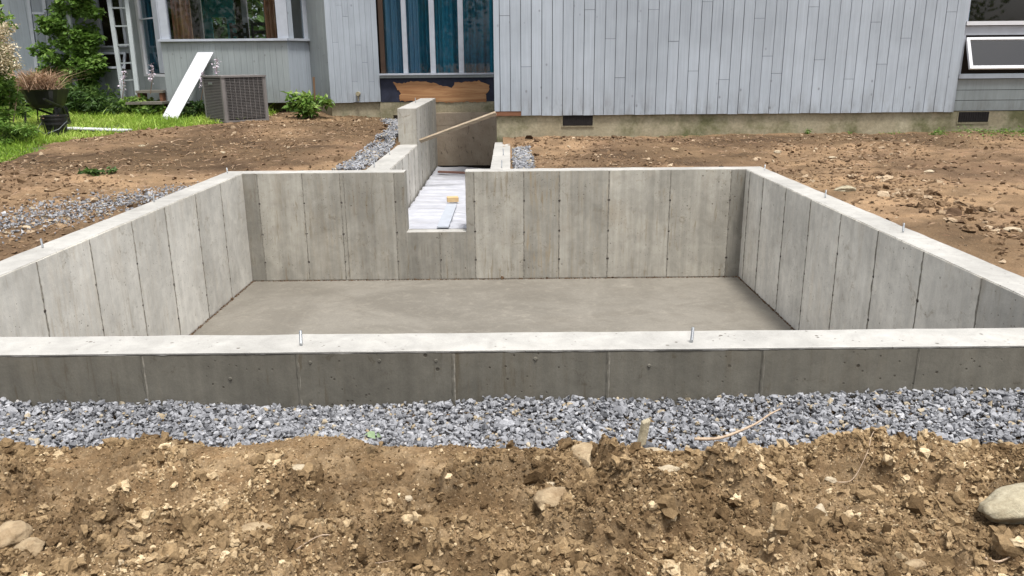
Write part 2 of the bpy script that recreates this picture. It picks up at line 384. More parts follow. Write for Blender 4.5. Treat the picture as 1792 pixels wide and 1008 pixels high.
# front edge of the gravel bed against the dirt (x -> y)
ge = [(0, 775), (130, 778), (230, 768), (290, 756), (400, 770), (470, 760), (540, 742), (610, 745), (660, 765), (760, 768), (870, 778), (960, 782), (1010, 757), (1060, 776), (1120, 790), (1180, 788), (1300, 782), (1400, 768), (1480, 752), (1560, 748), (1620, 765), (1700, 770), (1792, 768)]
gp = [at(x, y+3+.35*(768-y), Z=-.2) for x, y in ge]
GX = np.array([-4]+[p.x for p in gp]+[4]); GY = np.array([gp[0].y]+[p.y for p in gp]+[gp[-1].y])
def gravel_edge(x): return np.interp(x, GX, GY)+.014*fbm(np.asarray(x)*14, np.asarray(x)*0+3.3, 4, 8, .6)
def front_h(x, y):                           # foreground dirt relief
    e = y-gravel_edge(x)
    dirt = ss(.03, -.06, e) if False else 1-ss(-.05, .035, e)
    patch = ss(-.12, .25, fbm(x*2.2+7, y*2.2, 3, 21)); near = 1-ss(1.75, 2.35, y)
    A = .75+.6*np.maximum(patch, near*.9)
    w1, w2 = x+.03*fbm(x*12, y*12, 3, 40), y+.03*fbm(x*12, y*12, 3, 41)
    ag = ss(.0, .35, fbm(x*5.5, y*5.5, 3, 43))*A            # crusted aggregates
    m = .014*fbm(x*2.3, y*2.6, 3, 31)+.038*lumps(w1*8, w2*8, 50)*A*(.3+ag)+.028*lumps(w1*17, w2*17, 60)*(.5*A+ag)+.014*lumps(w1*36+.6*fbm(x*60, y*60, 2, 44), w2*36, 70)*(.5*A+ag)+.008*lumps(w1*80, w2*80, 80)*(.5+A*.6)
    m = m+.020*fbm(x*26, y*26, 4, 90, .7)*(.6+.7*A)-.06*np.clip(fbm(x*7, y*9, 3, 91)-.2, 0, 1)-.03
    m = m*(.15+.85*ss(.02, .26, -e))+.006*np.exp(-((e+.07)/.05)**2)   # flatter towards the gravel
    return dirt*m-(1-dirt)*.045
def back_h(x, y):
    m = .03*fbm(x*1.3, y*1.3, 4, 11)+.022*lumps(x*4.2, y*4.2, 12)*ss(-.1, .4, fbm(x*.9, y*.9, 2, 13))
    m = m+.026*lumps(x*7, y*8, 14)+.013*fbm(x*12, y*12, 3, 15, .6)-.03*np.clip(fbm(x*3, y*4, 3, 17)-.2, 0, 1)
    return m*(1-.8*lawn(x, y))
lp = [ground_at(x, y) for x, y in [(-260, 350), (0, 287), (60, 262), (110, 247), (200, 238), (330, 222), (420, 216), (500, 209), (560, 206)]]
LX = np.array([p.x for p in lp]); LY = np.array([p.y for p in lp])
def lawn(x, y):                              # 1 on the grass at the far left
    x = np.asarray(x, float); b = np.interp(x, LX, LY, right=14.5)+.12*fbm(x*2, np.asarray(y)*2, 3, 77)
    return ss(-.10, .12, y-b)*(1-ss(-4.25, -3.85, x))
def grid_mesh(name, x0, x1, y0, y1, step, fn, mat, fade=.06, tone=None, edges='lrbt'):
    nx = int((x1-x0)/step)+1; ny = int((y1-y0)/step)+1
    X, Y = np.meshgrid(np.linspace(x0, x1, nx), np.linspace(y0, y1, ny))
    m = fn(X, Y)
    k = np.ones_like(X)
    if 'l' in edges: k *= ss(0, fade, X-x0)
    if 'r' in edges: k *= ss(0, fade, x1-X)
    if 'b' in edges: k *= ss(0, fade, Y-y0)
    if 't' in edges: k *= ss(0, fade, y1-Y)
    Z = G(X, Y)+m*k
    v = np.stack([X, Y, Z], -1).reshape(-1, 3); i = np.arange(nx*ny).reshape(ny, nx)
    f = np.stack([i[:-1, :-1], i[:-1, 1:], i[1:, 1:], i[1:, :-1]], -1).reshape(-1, 4)
    t = np.ones(nx*ny) if tone is None else tone(X, Y).ravel()
    o = link(name, mesh_np(name, v, f, True, {'tone': t}), mat); struct(o); return o
def tone_b(x, y):                            # dark moist topsoil by the lawn, paler dry clay elsewhere
    d = 1.08-.5*ss(-.15, .3, fbm(x*.55+4, y*.75, 4, 61))
    d = d*(1-.25*ss(9.5, 11, y)*ss(2, 5, x))*(1-.22*ss(2.9, 4.5, -x)*ss(7, 9.5, y))
    return d*(.95+.5*fbm(x*3.5, y*5, 4, 62))
FX = (-2.4, 2.4, 1.45, 3.02)
grid_mesh('dirt_ground', FX[0], FX[1], FX[2], FX[3], .0065, front_h, M_SOIL, .05, lambda x, y: .98+.35*fbm(x*4, y*4, 4, 22)+.35*fbm(x*22, y*22, 3, 23), 'lrb')
grid_mesh('dirt_ground', XR+.1, 8.2, 3.02, 11.3, .024, back_h, M_SOILB, .05, tone_b, 'rb')
grid_mesh('dirt_ground', -.1, XR+.1, YB+.1, 11.3, .02, back_h, M_SOILB, .05, tone_b, '')
grid_mesh('dirt_ground', -8.2, XL-.1, 3.02, 15.2, .028, back_h, M_SOILB, .05, tone_b, 'lb')
grid_mesh('dirt_ground', XL-.1, -1.5, YB+.1, 14.3, .02, back_h, M_SOILB, .05, tone_b, '')
# outer sheet
xs = sorted(set([-400, -150, -60, -30, -20, -14, -11, -8.2, XL-.1, -2.4, -1.5, -.1, 2.4, XR+.1, 8.2, 11, 16, 30, 60, 150, 400]+[round(v, 3) for v in np.arange(-8, 8.2, .8)]))
ys = sorted(set([-400, -150, -60, -30, -15, -6, -2, 0, 1.45, 3.02, YB+.1, 11.3, 13.95, 14.3, 15.2, 18, 22, 30, 60, 150, 400]+[round(v, 3) for v in np.arange(3.4, 15, .8)]))
cov = [(-2.4, 2.4, 1.45, 3.02), (XL-.1, XR+.1, 3.02, YB+.1), (XR+.1, 8.2, 3.02, 11.3), (-.1, XR+.1, YB+.1, 11.3), (-8.2, XL-.1, 3.02, 15.2), (XL-.1, -1.5, YB+.1, 14.3), (-1.5, -.1, YB+.1, 13.95)]
XX, YY = np.meshgrid(xs, ys); ii = np.arange(XX.size).reshape(XX.shape); fc = []
for a in range(len(ys)-1):
    for b in range(len(xs)-1):
        cx, cy = (xs[b]+xs[b+1])/2, (ys[a]+ys[a+1])/2
        if not any(c[0] < cx < c[1] and c[2] < cy < c[3] for c in cov): fc.append((ii[a, b], ii[a, b+1], ii[a+1, b+1], ii[a+1, b]))
struct(link('ground', mesh_np('ground', np.stack([XX, YY, G(XX, YY)], -1).reshape(-1, 3), fc, True, {'tone': np.ones(XX.size)}), M_SOILB))

# ------------------------------------------------------------------ scattering rubble
def hulls(n, pts, seed, sq=(1, 1, 1)):
    r = random.Random(seed); out = []
    for _ in range(n):
        bm = bmesh.new()
        for _ in range(pts):
            v = Vector((r.gauss(0, 1), r.gauss(0, 1), r.gauss(0, 1))).normalized()*r.uniform(.8, 1.05)
            bm.verts.new((v.x*sq[0], v.y*sq[1], v.z*sq[2]))
        res = bmesh.ops.convex_hull(bm, input=bm.verts)
        bmesh.ops.delete(bm, geom=[g for g in bm.verts if not g.link_faces], context='VERTS')
        bmesh.ops.triangulate(bm, faces=bm.faces); bm.verts.index_update()
        out.append((np.array([v.co[:] for v in bm.verts]), np.array([[v.index for v in f.verts] for f in bm.faces]))); bm.free()
    return out
def lumpy(n, seed, sub=1, amp=.3):
    out = []; r = random.Random(seed)
    bm = bmesh.new(); bmesh.ops.create_icosphere(bm, subdivisions=sub+1, radius=1)
    bm.verts.ensure_lookup_table(); bm.verts.index_update()
    V = np.array([v.co[:] for v in bm.verts]); Fa = np.array([[v.index for v in f.verts] for f in bm.faces]); bm.free()
    for k in range(n):
        o = r.uniform(0, 99)
        d = fbm(V[:, 0]*1.3+o, V[:, 1]*1.3+V[:, 2]*1.7+o, 3, k+seed); d2 = fbm(V[:, 2]*2.9+o, V[:, 0]*2.3-V[:, 1]*2.1, 2, k+seed+50)
        out.append((V*(1+amp*d+amp*.6*d2)[:, None], Fa))
    return out
def rotm(n, tilt=math.pi):
    a, b, c = rng.uniform(0, 6.283, n), rng.normal(0, tilt, n), rng.uniform(0, 6.283, n)
    def R(ax, t):
        z = np.zeros_like(t); o = z+1; c_, s_ = np.cos(t), np.sin(t)
        m = {'x': [[o, z, z], [z, c_, -s_], [z, s_, c_]], 'z': [[c_, -s_, z], [s_, c_, z], [z, z, o]]}[ax]
        return np.stack([np.stack(q, -1) for q in m], -2)
    return R('z', a)@R('x', b)@R('z', c)
def scatter(name, vars_, P, size, tone, mat, squash=(1, 1, 1), tilt=math.pi, smooth=False, parent=None):
    n = len(P); R = rotm(n, tilt); which = rng.integers(0, len(vars_), n); V = []; Fs = []; T = []; off = 0
    sc = size[:, None]*np.array(squash)[None, :]*rng.uniform(.75, 1.25, (n, 3))
    for k, (bv, bf) in enumerate(vars_):
        idx = np.where(which == k)[0]
        if len(idx) == 0: continue
        v = bv[None]*sc[idx][:, None, :]; v = np.einsum('nij,nkj->nki', R[idx], v)+P[idx][:, None, :]
        V.append(v.reshape(-1, 3)); Fs.append((bf[None]+(np.arange(len(idx))*len(bv))[:, None, None]+off).reshape(-1, bf.shape[1])); off += v.shape[0]*v.shape[1]
        T.append(np.repeat(tone[idx], len(bv)))
    return link(name, mesh_np(name, np.concatenate(V), np.concatenate(Fs), smooth, {'tone': np.concatenate(T)}), mat, parent)
H12 = hulls(14, 11, 3); H9 = hulls(10, 9, 5); L80 = lumpy(14, 9, 1, .95)
# gravel bed in front of the front wall
def front_gravel():
    n = 29500; x = rng.uniform(-2.9, 2.9, n); e = gravel_edge(x); t = rng.uniform(0, 1, n)
    y = e-.02+(YF-WT-.012-e+.02)*t; y = y+rng.normal(0, .012, n)*(t < .12)
    # level varies along the wall; it lies highest against it
    top = G(x, y)-.030+.034*t+.016*fbm(x*2.1, y*3, 3, 5)-.022*np.exp(-((x+.78)/.45)**2)*t+.02*ss(.9, 1.9, x)*t
    layer = rng.random(n); z = top-.030*layer**2+rng.normal(0, .004, n)
    s = np.exp(rng.normal(math.log(.0089), .32, n)); y = np.minimum(y, YF-WT-s*.9)
    tone = np.clip(rng.beta(2.6, 2.2, n)*.92+.1*fbm(x*2, y*2, 2, 9), 0, .94); tan = rng.random(n) < .045; tone[tan] = rng.uniform(.96, 1, tan.sum())
    return scatter('gravel', H12, np.stack([x, y, z], 1), s, tone, M_GRAV, (1.25, .95, .72), .9)
stuff(front_gravel(), 'blue grey crushed stone packed along the foot of the near foundation wall', 'gravel')
struct(box('gravel_bedding', -2.85, 2.52, 2.5, 2.935, -.5, -.262, M_SOIL))
def patch_gravel(name, label, n, pts, s0, spread, lift=.0):
    a = np.array([[p.x, p.y] for p in pts]); k = rng.integers(0, len(a)-1, n); t = rng.random(n)[:, None]
    q = a[k]*(1-t)+a[k+1]*t+np.clip(rng.normal(0, spread, (n, 2)), -2.2*spread, 2.2*spread)
    x, y = q[:, 0], q[:, 1]; ok = ~((x > XL-.22) & (x < XR+.22) & (y < YB+.22)) & ~((x > -1.56) & (x < .03) & (y > 8)); x, y = x[ok], y[ok]; n = len(x)
    z = G(x, y)+back_h(x, y)+.008+lift+rng.uniform(-.008, .01, n); s = np.exp(rng.normal(math.log(s0), .3, n))
    tone = np.clip(rng.beta(3, 2.2, n)*.95, 0, .94); tn = rng.random(n) < .1; tone[tn] = rng.uniform(.95, 1, tn.sum())
    stuff(scatter(name, H9, np.stack([x, y, z], 1), s, tone, M_GRAV, (1.2, 1, .7), .9), label, 'gravel')
patch_gravel('gravel', 'thin scatter of blue grey gravel on the dirt left of the pit', 2600, [ground_at(*p) for p in [(-120, 420), (40, 388), (130, 375), (230, 356), (330, 340)]], .011, .26)
patch_gravel('gravel', 'grey gravel strip along the left side of the trench wall', 6500, [Vector((-1.72, 8.4, 0)), Vector((-1.68, 9.8, 0)), Vector((-1.66, 11.2, 0)), Vector((-1.72, 12.8, 0)), Vector((-2.0, 13.6, 0))], .016, .075, .02)
patch_gravel('gravel', 'small patch of pale gravel right of the short trench wall', 2000, [Vector((.14, 8.4, 0)), Vector((.13, 9.2, 0)), Vector((.12, 10.2, 0))], .016, .055, .03)

# clods and crumbs of the foreground dirt
def front_clods(n, s0, sig, vars_, seed, bias, smax=.05):
    r = np.random.default_rng(seed)
    N = n*4; x = r.uniform(-2.2, 2.2, N); y = 1.5+1.25*r.random(N)
    patch = ss(-.15, .3, fbm(x*2.2+7, y*2.2, 3, 21)); near = 1-ss(1.75, 2.35, y)
    p = .12+bias*np.maximum(patch, near); keep = (r.random(N) < p/(.12+bias)) & (y < gravel_edge(x)+.01) & (np.abs(x) < .45+y*.75)
    x, y = x[keep][:n], y[keep][:n]; n = len(x)
    s = np.minimum(np.exp(r.normal(math.log(s0), sig, n)), smax); z = G(x, y)+front_h(x, y)+s*.12
    tone = np.clip(.36+.55*fbm(x*4, y*4, 3, 22)+r.normal(0, .22, n), 0, 1); li = r.random(n) < .035; tone[li] = r.uniform(.65, 1, li.sum())
    return np.stack([x, y, z], 1), s, tone
P, s, t = front_clods(78000, .0042, .45, H9, 1, .6)
stuff(scatter('soil_crumbs', H9, P, s, t, M_CLOD, (1.1, 1, .8)), 'fine crumbs of tan soil strewn over the near dirt', 'soil')
P, s, t = front_clods(7500, .0072, .50, L80, 2, 4, .030)
stuff(scatter('soil_clods', L80, P, s, t, M_CLOD, (1.15, 1, .8), smooth=False), 'crumbly tan soil clods heaped across the near dirt', 'soil')
def back_clods(name, label, n, x0, x1, y0, y1, s0, seed, mat=M_CLODB, f=lambda x, y: x == x):
    r = np.random.default_rng(seed); x = r.uniform(x0, x1, n*2); y = r.uniform(y0, y1, n*2)
    bad = ((x > XL-.25) & (x < XR+.25) & (y < YB+.25)) | ((x > -1.6) & (x < .03) & (y > 8)) | (lawn(x, y) > .5)
    p = .2+.8*ss(-.2, .35, fbm(x*.9, y*.9, 3, seed)); k = ~bad & (r.random(n*2) < p) & f(x, y); x, y = x[k][:n], y[k][:n]; n = len(x)
    s = np.minimum(np.exp(r.normal(math.log(s0), .5, n)), .07); z = G(x, y)+back_h(x, y)+s*.15
    tone = np.clip(.38+r.normal(0, .17, n)+.2*fbm(x, y, 3, 5), 0, 1); li = r.random(n) < .07; tone[li] = r.uniform(.8, 1, li.sum())
    stuff(scatter(name, L80 if n < 1500 else H12, np.stack([x, y, z], 1), s, tone, mat, (1.2, 1, .65), .5, False), label, 'soil')
back_clods('soil_clods', 'brown clods and stones littering the backfill right of the pit', 11000, 0, 7.8, 3.2, 11.1, .012, 101)
back_clods('soil_clods', 'brown clods and stones littering the backfill left of the pit', 11000, -7.8, -1.5, 3.5, 14, .012, 102)
back_clods('soil_clods', 'dark turned clods heaped right of the pit wall', 900, 3.2, 6.5, 5.2, 8, .018, 103, M_CLODB, lambda x, y: (fbm(x*.9, y*.9, 3, 103) > .0) & (x > 3.0))
back_clods('soil_crumbs', 'loose leaf litter and rubble along the house foundation', 7600, -4.5, 7.5, 10.0, 13.6, .010, 104, M_CLODB, lambda x, y: (y > 10.3-.0*x) & ((x < -1.6) | (y < 11.2)))

# ------------------------------------------------------------------ concrete pit
def rough_prism(poly, y0, y1, ax, name, mat_side, mat_top, parent, step=.05, amp=.0015):
    """prism: plan/elevation polygon in (u,z) extruded along the other axis, sides cut finely and roughened"""
    bm = bmesh.new()
    def P(u, w_, z): return (u, w_, z) if ax == 'y' else (w_, u, z)
    a = [bm.verts.new(P(u, y0, z)) for u, z in poly]; b = [bm.verts.new(P(u, y1, z)) for u, z in poly]; n = len(poly)
    fa = bm.faces.new(a); fb = bm.faces.new(list(reversed(b)))
    for i in range(n): bm.faces.new([a[i], b[i], b[(i+1) % n], a[(i+1) % n]])
    bmesh.ops.recalc_face_normals(bm, faces=bm.faces)
    bm.normal_update()
    me = bpy.data.meshes.new(name); 
    # cut long edges so the arrises can wander slightly
    bmesh.ops.triangulate(bm, faces=[f for f in bm.faces if len(f.verts) > 4])
    for _ in range(7):
        lg = [e for e in bm.edges if e.calc_length() > step*3]
        if not lg or len(bm.verts) > 9000: break
        bmesh.ops.subdivide_edges(bm, edges=lg, cuts=1)
        bmesh.ops.triangulate(bm, faces=[f for f in bm.faces if len(f.verts) > 4])
    V = np.array([v.co[:] for v in bm.verts])
    dx = fbm(V[:, 1]*9+V[:, 2]*7, V[:, 0]*9, 4, 3)*amp*2; dz = fbm(V[:, 0]*8, V[:, 1]*8, 4, 7)*amp*2
    for v, p, q in zip(bm.verts, dx, dz):
        v.co.x += p; v.co.y += p*.8; v.co.z += q if v.co.z > -.05 or abs(v.co.z+.625) < .03 else 0
    bm.normal_update()
    for f in bm.faces: f.material_index = 1 if f.normal.z > .7 else 0
    bm.to_mesh(me); bm.free(); me.materials.append(mat_side); me.materials.append(mat_top)
    return link(name, me, None, parent)
def place_face(parent, origin, ux, nx, segs, mat, top=-.004, proud=.004, fins=True, ties=(), seed=0, tones=None, gap=.0022, warm=None):
    """form panels on a wall face. origin = (x,y) of u=0; ux = unit vector along; nx = outward normal; segs = [(u0,u1,z0,z1)]"""
    r = random.Random(seed); ang = math.atan2(ux[1], ux[0])
    for k, (u0, u1, z0, z1) in enumerate(segs):
        g = gap
        p0 = (origin[0]+ux[0]*(u0+g), origin[1]+ux[1]*(u0+g)); p1 = (origin[0]+ux[0]*(u1-g), origin[1]+ux[1]*(u1-g))
        pr = proud+r.uniform(-.0008, .0012)
        # panel as a thin plate between the core face and 'proud'
        q = [(p0[0], p0[1]), (p1[0], p1[1]), (p1[0]+nx[0]*pr, p1[1]+nx[1]*pr), (p0[0]+nx[0]*pr, p0[1]+nx[1]*pr)]
        v = [(a, b, z0) for a, b in q]+[(a, b, z1) for a, b in q]
        m = MB().add(v, BOXF); o = m.build('form_panel', mat, parent)
        o['tone'] = (tones[k] if tones else r.uniform(.86, 1.1)); o['warm'] = (warm if warm is not None else r.uniform(0, .25))
def seam(parent, p, nx, z0, z1, w_=.012, seed=0, mat=None, d=.006, lo=.35, hi=1.2):
    """ragged ridge of cement where two forms met"""
    r = random.Random(seed); n = max(4, int((z1-z0)/.025)); V = []; Fc = []; tx = (-nx[1], nx[0])
    for i in range(n+1):
        z = z0+(z1-z0)*i/n; a = w_/2*r.uniform(lo, hi); b = w_/2*r.uniform(lo, hi); h = d*r.uniform(.6, 1.6)
        for t_, hh in ((-a, .0), (r.uniform(-.2, .2)*w_, h), (b, .0)):
            V.append((p[0]+tx[0]*t_+nx[0]*(hh+.0035), p[1]+tx[1]*t_+nx[1]*(hh+.0035), z))
    for i in range(n):
        for j in (0, 1): Fc.append((i*3+j, i*3+j+1, i*3+j+4, i*3+j+3))
    o = MB().add(V, Fc).build('form_seam', mat or M_FIN, parent); o['tone'] = .92; return o
tie_me = None
def tie(parent, p, nx, z, s=.011):
    global tie_me
    if tie_me is None:
        m = MB(); m.tube([(0, 0, 0), (0, 0, .003), (0, 0, .006)], [1.0*.011, .8*.011, .35*.011], 7)
        tie_me = bpy.data.meshes.new('tie_hole'); tie_me.from_pydata(m.v, [], m.f); tie_me.materials.append(M_TIE)
    o = link('tie_hole', tie_me, None, parent); q = Vector((nx[0], nx[1], 0)).to_track_quat('Z', 'Y')
    o.rotation_euler = q.to_euler(); o.location = (p[0]+nx[0]*.0035, p[1]+nx[1]*.0035, z); o.scale = (random.uniform(.9, 1.4), random.uniform(.9, 1.4), 1)
ZT = (-.31, -.63, -.93)
ZF = -PH
# back wall
bw = thing('concrete_wall', 'far grey wall of the concrete pit with a square notch cut in its top', 'wall', (0, YB, ZF))
NL, NR, NZ = -1.09, -.465, -.627
poly = [(XL-WT, ZF-.15), (XR+WT, ZF-.15), (XR+WT, 0), (NR, 0), (NR, NZ), (NL, NZ), (NL, 0), (XL-WT, 0)]
c_ = rough_prism(poly, YB, YB+WT, 'y', 'wall_core', M_CON, M_TOP, bw); c_['tone'] = 1.0
sx = [462, 539, 603, 696, 771, 832, 917, 978, 1063, 1168, 1271]
sX = [at(p, 440, Y=YB).x for p in sx]
edges = [XL+.0]+sX+[XR]
tones = [.74, 1.04, .92, .90, .72, .84, 1.05, .92, .98, 1.12, 1.12, .72]
for i in range(len(edges)-1):
    u0, u1 = edges[i], edges[i+1]
    z1 = -.006
    segs = []
    if u0 < NL < u1: segs = [(u0, NL, ZF+.012, z1), (NL+.004, u1, ZF+.012, NZ-.004)]
    elif u0 < NR < u1: segs = [(u0, NR-.004, ZF+.012, NZ-.004), (NR, u1, ZF+.012, z1)]
    elif NL < u0 and u1 < NR: segs = [(u0, u1, ZF+.012, NZ-.004)]
    else: segs = [(u0, u1, ZF+.012, z1)]
    place_face(bw, (0, YB), (1, 0), (0, -1), segs, M_CON, seed=i, tones=[tones[i]]*2, warm=[.1, .1, .35, .25, .15, .3, .25, 1.0, .45, .15, .1, .05][i])
for i, x in enumerate(sX):
    zt = NZ-.006 if NL < x < NR else -.006
    seam(bw, (x, YB), (0, -1), ZF+.01, zt, .016, i)
    if i == 2: seam(bw, (x+.04, YB), (0, -1), ZF+.01, zt, .012, 55)
    for z in ZT:
        if z < zt: tie(bw, (x+.002, YB), (0, -1), z+random.uniform(-.01, .01))
# left wall
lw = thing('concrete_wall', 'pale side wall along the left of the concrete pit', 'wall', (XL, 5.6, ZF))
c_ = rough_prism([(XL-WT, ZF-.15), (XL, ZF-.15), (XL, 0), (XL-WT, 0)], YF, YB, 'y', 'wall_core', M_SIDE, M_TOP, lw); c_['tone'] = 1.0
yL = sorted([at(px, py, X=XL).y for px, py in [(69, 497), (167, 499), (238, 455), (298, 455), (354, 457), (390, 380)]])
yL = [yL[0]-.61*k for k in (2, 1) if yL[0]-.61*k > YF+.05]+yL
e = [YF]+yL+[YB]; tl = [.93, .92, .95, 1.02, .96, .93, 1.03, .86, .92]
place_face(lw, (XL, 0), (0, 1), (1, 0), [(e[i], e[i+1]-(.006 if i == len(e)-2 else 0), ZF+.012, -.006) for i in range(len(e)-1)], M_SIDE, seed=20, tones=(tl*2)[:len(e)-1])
for i, y in enumerate(yL):
    seam(lw, (XL, y), (1, 0), ZF+.01, -.006, .012, 100+i)
    for z in ZT: tie(lw, (XL, y), (1, 0), z+random.uniform(-.012, .012))
# right wall
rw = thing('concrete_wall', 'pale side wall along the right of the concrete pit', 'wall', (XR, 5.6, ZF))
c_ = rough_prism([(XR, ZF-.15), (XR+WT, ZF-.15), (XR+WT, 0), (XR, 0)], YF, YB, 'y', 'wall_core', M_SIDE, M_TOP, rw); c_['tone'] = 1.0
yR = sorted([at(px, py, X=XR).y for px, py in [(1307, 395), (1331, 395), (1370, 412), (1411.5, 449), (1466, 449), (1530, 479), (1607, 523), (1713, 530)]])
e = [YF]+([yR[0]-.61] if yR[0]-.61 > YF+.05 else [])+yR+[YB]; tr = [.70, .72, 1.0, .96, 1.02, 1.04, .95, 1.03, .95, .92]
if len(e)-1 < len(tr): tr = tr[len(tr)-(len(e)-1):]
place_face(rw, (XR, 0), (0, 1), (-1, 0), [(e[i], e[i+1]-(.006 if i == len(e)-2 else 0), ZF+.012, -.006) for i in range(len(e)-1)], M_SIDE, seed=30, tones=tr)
for i, y in enumerate(e[1:-1]):
    seam(rw, (XR, y), (-1, 0), ZF+.01, -.006, .011, 200+i)
    for z in ZT: tie(rw, (XR, y), (-1, 0), z+random.uniform(-.012, .012))
# front wall: dark outer face, pale trowelled top with a ragged lip
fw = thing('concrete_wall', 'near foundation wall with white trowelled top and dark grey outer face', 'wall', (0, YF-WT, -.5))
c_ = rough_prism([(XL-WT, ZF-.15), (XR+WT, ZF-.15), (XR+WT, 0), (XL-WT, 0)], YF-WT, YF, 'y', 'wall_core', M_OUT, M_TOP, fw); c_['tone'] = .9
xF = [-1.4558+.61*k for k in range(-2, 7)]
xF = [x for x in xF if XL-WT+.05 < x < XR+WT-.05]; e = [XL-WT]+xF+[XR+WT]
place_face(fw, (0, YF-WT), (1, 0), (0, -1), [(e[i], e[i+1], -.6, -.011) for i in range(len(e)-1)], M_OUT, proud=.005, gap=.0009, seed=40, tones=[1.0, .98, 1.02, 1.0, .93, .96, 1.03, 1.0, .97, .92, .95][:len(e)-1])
for i, x in enumerate(xF):
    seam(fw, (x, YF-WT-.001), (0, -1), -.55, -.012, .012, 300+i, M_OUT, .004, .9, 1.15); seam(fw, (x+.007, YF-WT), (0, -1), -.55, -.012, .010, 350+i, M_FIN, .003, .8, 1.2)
# ragged lip of the top
n = 900; V = []; Fc = []; r = random.Random(5); xs_ = np.linspace(XL-WT, XR+WT, n); ov = .0075+.004*fbm(xs_*6, xs_*0, 5, 4, .7); th = .007+.005*np.maximum(0, fbm(xs_*11, xs_*0+9, 4, 5, .7))
for x, o_, t_ in zip(xs_, ov, th):
    V += [(x, YF-WT+.002, .0012), (x, YF-WT-o_, -.0005), (x, YF-WT-o_*.8, -t_), (x, YF-WT+.002, -t_-.002)]
for i in range(n-1):
    for j in range(3): Fc.append((i*4+j, i*4+j+1, i*4+j+5, i*4+j+4))
MB().add(V, Fc).build('top_lip', M_TOP, fw)
# small nail bosses cast on the outer face
for px, py in [(543, 634), (664, 631), (763, 631), (937, 628), (403, 663), (1136, 640)]:
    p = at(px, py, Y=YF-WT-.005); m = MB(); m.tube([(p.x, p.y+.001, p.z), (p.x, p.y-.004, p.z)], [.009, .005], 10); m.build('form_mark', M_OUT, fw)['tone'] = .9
# slab
struct(box('concrete_floor', XL, XR, YF, YB, ZF-.15, ZF, M_FLOOR))
# dirt grains collected in the joint of wall and floor
def joint_dirt():
    n = 3800; k = rng.integers(0, 3, n); t = rng.random(n); d = np.abs(rng.normal(0, .007, n))+.006
    x = np.where(k == 0, XL+(XR-XL)*t, np.where(k == 1, XL+d, XR-d)); y = np.where(k == 0, YB-d, YF+(YB-YF)*t)
    s = np.exp(rng.normal(math.log(.0045), .45, n)); return scatter('joint_dirt', H9, np.stack([x, y, ZF+s*.3], 1), s, rng.uniform(0, .3, n), M_CLODB)
stuff(joint_dirt(), 'dark crumbs of dirt along the foot of the pit walls', 'dirt')

# ------------------------------------------------------------------ trench to the house
TX = -1.27; TXO = -1.52
tw = thing('concrete_wall', 'left trench wall stepping up to a tall end against the house', 'wall', (TXO, 11, -.8))
poly = [(YB+WT, -.9), (14.0, -.9), (14.0, .485), (11.0, .48), (11.0, 0), (YB+WT, 0)]
c_ = rough_prism(poly, TXO, TX, 'x', 'wall_core', M_CON, M_TOP, tw); c_['tone'] = 1.05
te = [YB+WT+.002, 8.75, 9.35, 9.95, 10.55, 10.998, 11.45, 12.05, 12.65, 13.25, 13.95]
place_face(tw, (TX, 0), (0, 1), (1, 0), [(te[i], te[i+1], -.85, -.006 if te[i+1] < 11 else .474) for i in range(len(te)-1)], M_SIDE, seed=60, tones=[.9, .86, .92, .95, .9, .76, .72, .78, .74, .78])
for i, y in enumerate(te[1:-1]): seam(tw, (TX, y), (1, 0), -.7, -.006 if y < 10.99 else .47, .014, 400+i)
rt = thing('concrete_wall', 'short low trench wall right of the notch with a pale top', 'wall', (-.1, 9.8, -.8))
c_ = rough_prism([(-.21, -.9), (0, -.9), (0, 0), (-.21, 0)], YB+WT, 11.2, 'y', 'wall_core', M_CON, M_TOP, rt); c_['tone'] = 1.0
struct(box('trench_floor', TX+.005, -.215, YB+WT, 13.95, -.9, -.66, M_SOILB))
# white sheet
nx, ny = 36, 420; X, Y = np.meshgrid(np.linspace(TX+.03, -.225, nx), np.linspace(0, 1, ny))
yend = 13.6-.45*(X-TX)/1.05; Yw = YB+WT*.75+(yend-YB-WT*.75)*Y
Z = -.64+.012*fbm(X*2.2, Yw*5.5, 4, 6)+.030*np.clip(fbm(X*.9, Yw*5+2, 2, 16)-.1, 0, 1)+.020*np.abs(np.sin(Yw*6.5+1.8*fbm(X*.8, Yw*.7, 3, 2)))**6+.012*np.abs(np.sin(Yw*14+2.5*fbm(X, Yw, 2, 12)))**8
Z = np.where(Yw < YB+WT+.03, np.maximum(Z, -.622), Z)
i = np.arange(nx*ny).reshape(ny, nx); f = np.stack([i[:-1, :-1], i[:-1, 1:], i[1:, 1:], i[1:, :-1]], -1).reshape(-1, 4)
vs = link('plastic_sheet', mesh_np('plastic_sheet', np.stack([X, Yw, Z], -1).reshape(-1, 3), f, True), M_SHEET)
tag(vs, 'wrinkled white plastic sheet covering the floor of the trench', 'sheet')
m = vs.modifiers.new('thickness', 'SOLIDIFY'); m.thickness = .002
def plank(name, a, b, width, th, mat, label, cat, up=Vector((0, 0, 1)), group=None):
    a, b = Vector(a), Vector(b); d = (b-a); L = d.length; d.normalize(); sd_ = d.cross(up).normalized(); u2 = sd_.cross(d)
    m = MB(); c = (a+b)/2; m.obox(c, d*L/2, sd_*width/2, u2*th/2); o = m.build(name, mat); 
    bv = o.modifiers.new('bevel', 'BEVEL'); bv.width = min(th, width)*.12; bv.segments = 2
    return tag(o, label, cat, group)
a = at(775, 397, Z=-.60); b = at(791, 357, Z=-.60)
plank('composite_board', (a.x, a.y, -.602), (b.x, b.y, -.602), .125, .018, M_TRIM, 'pale grey narrow board lying on the white sheet', 'board')
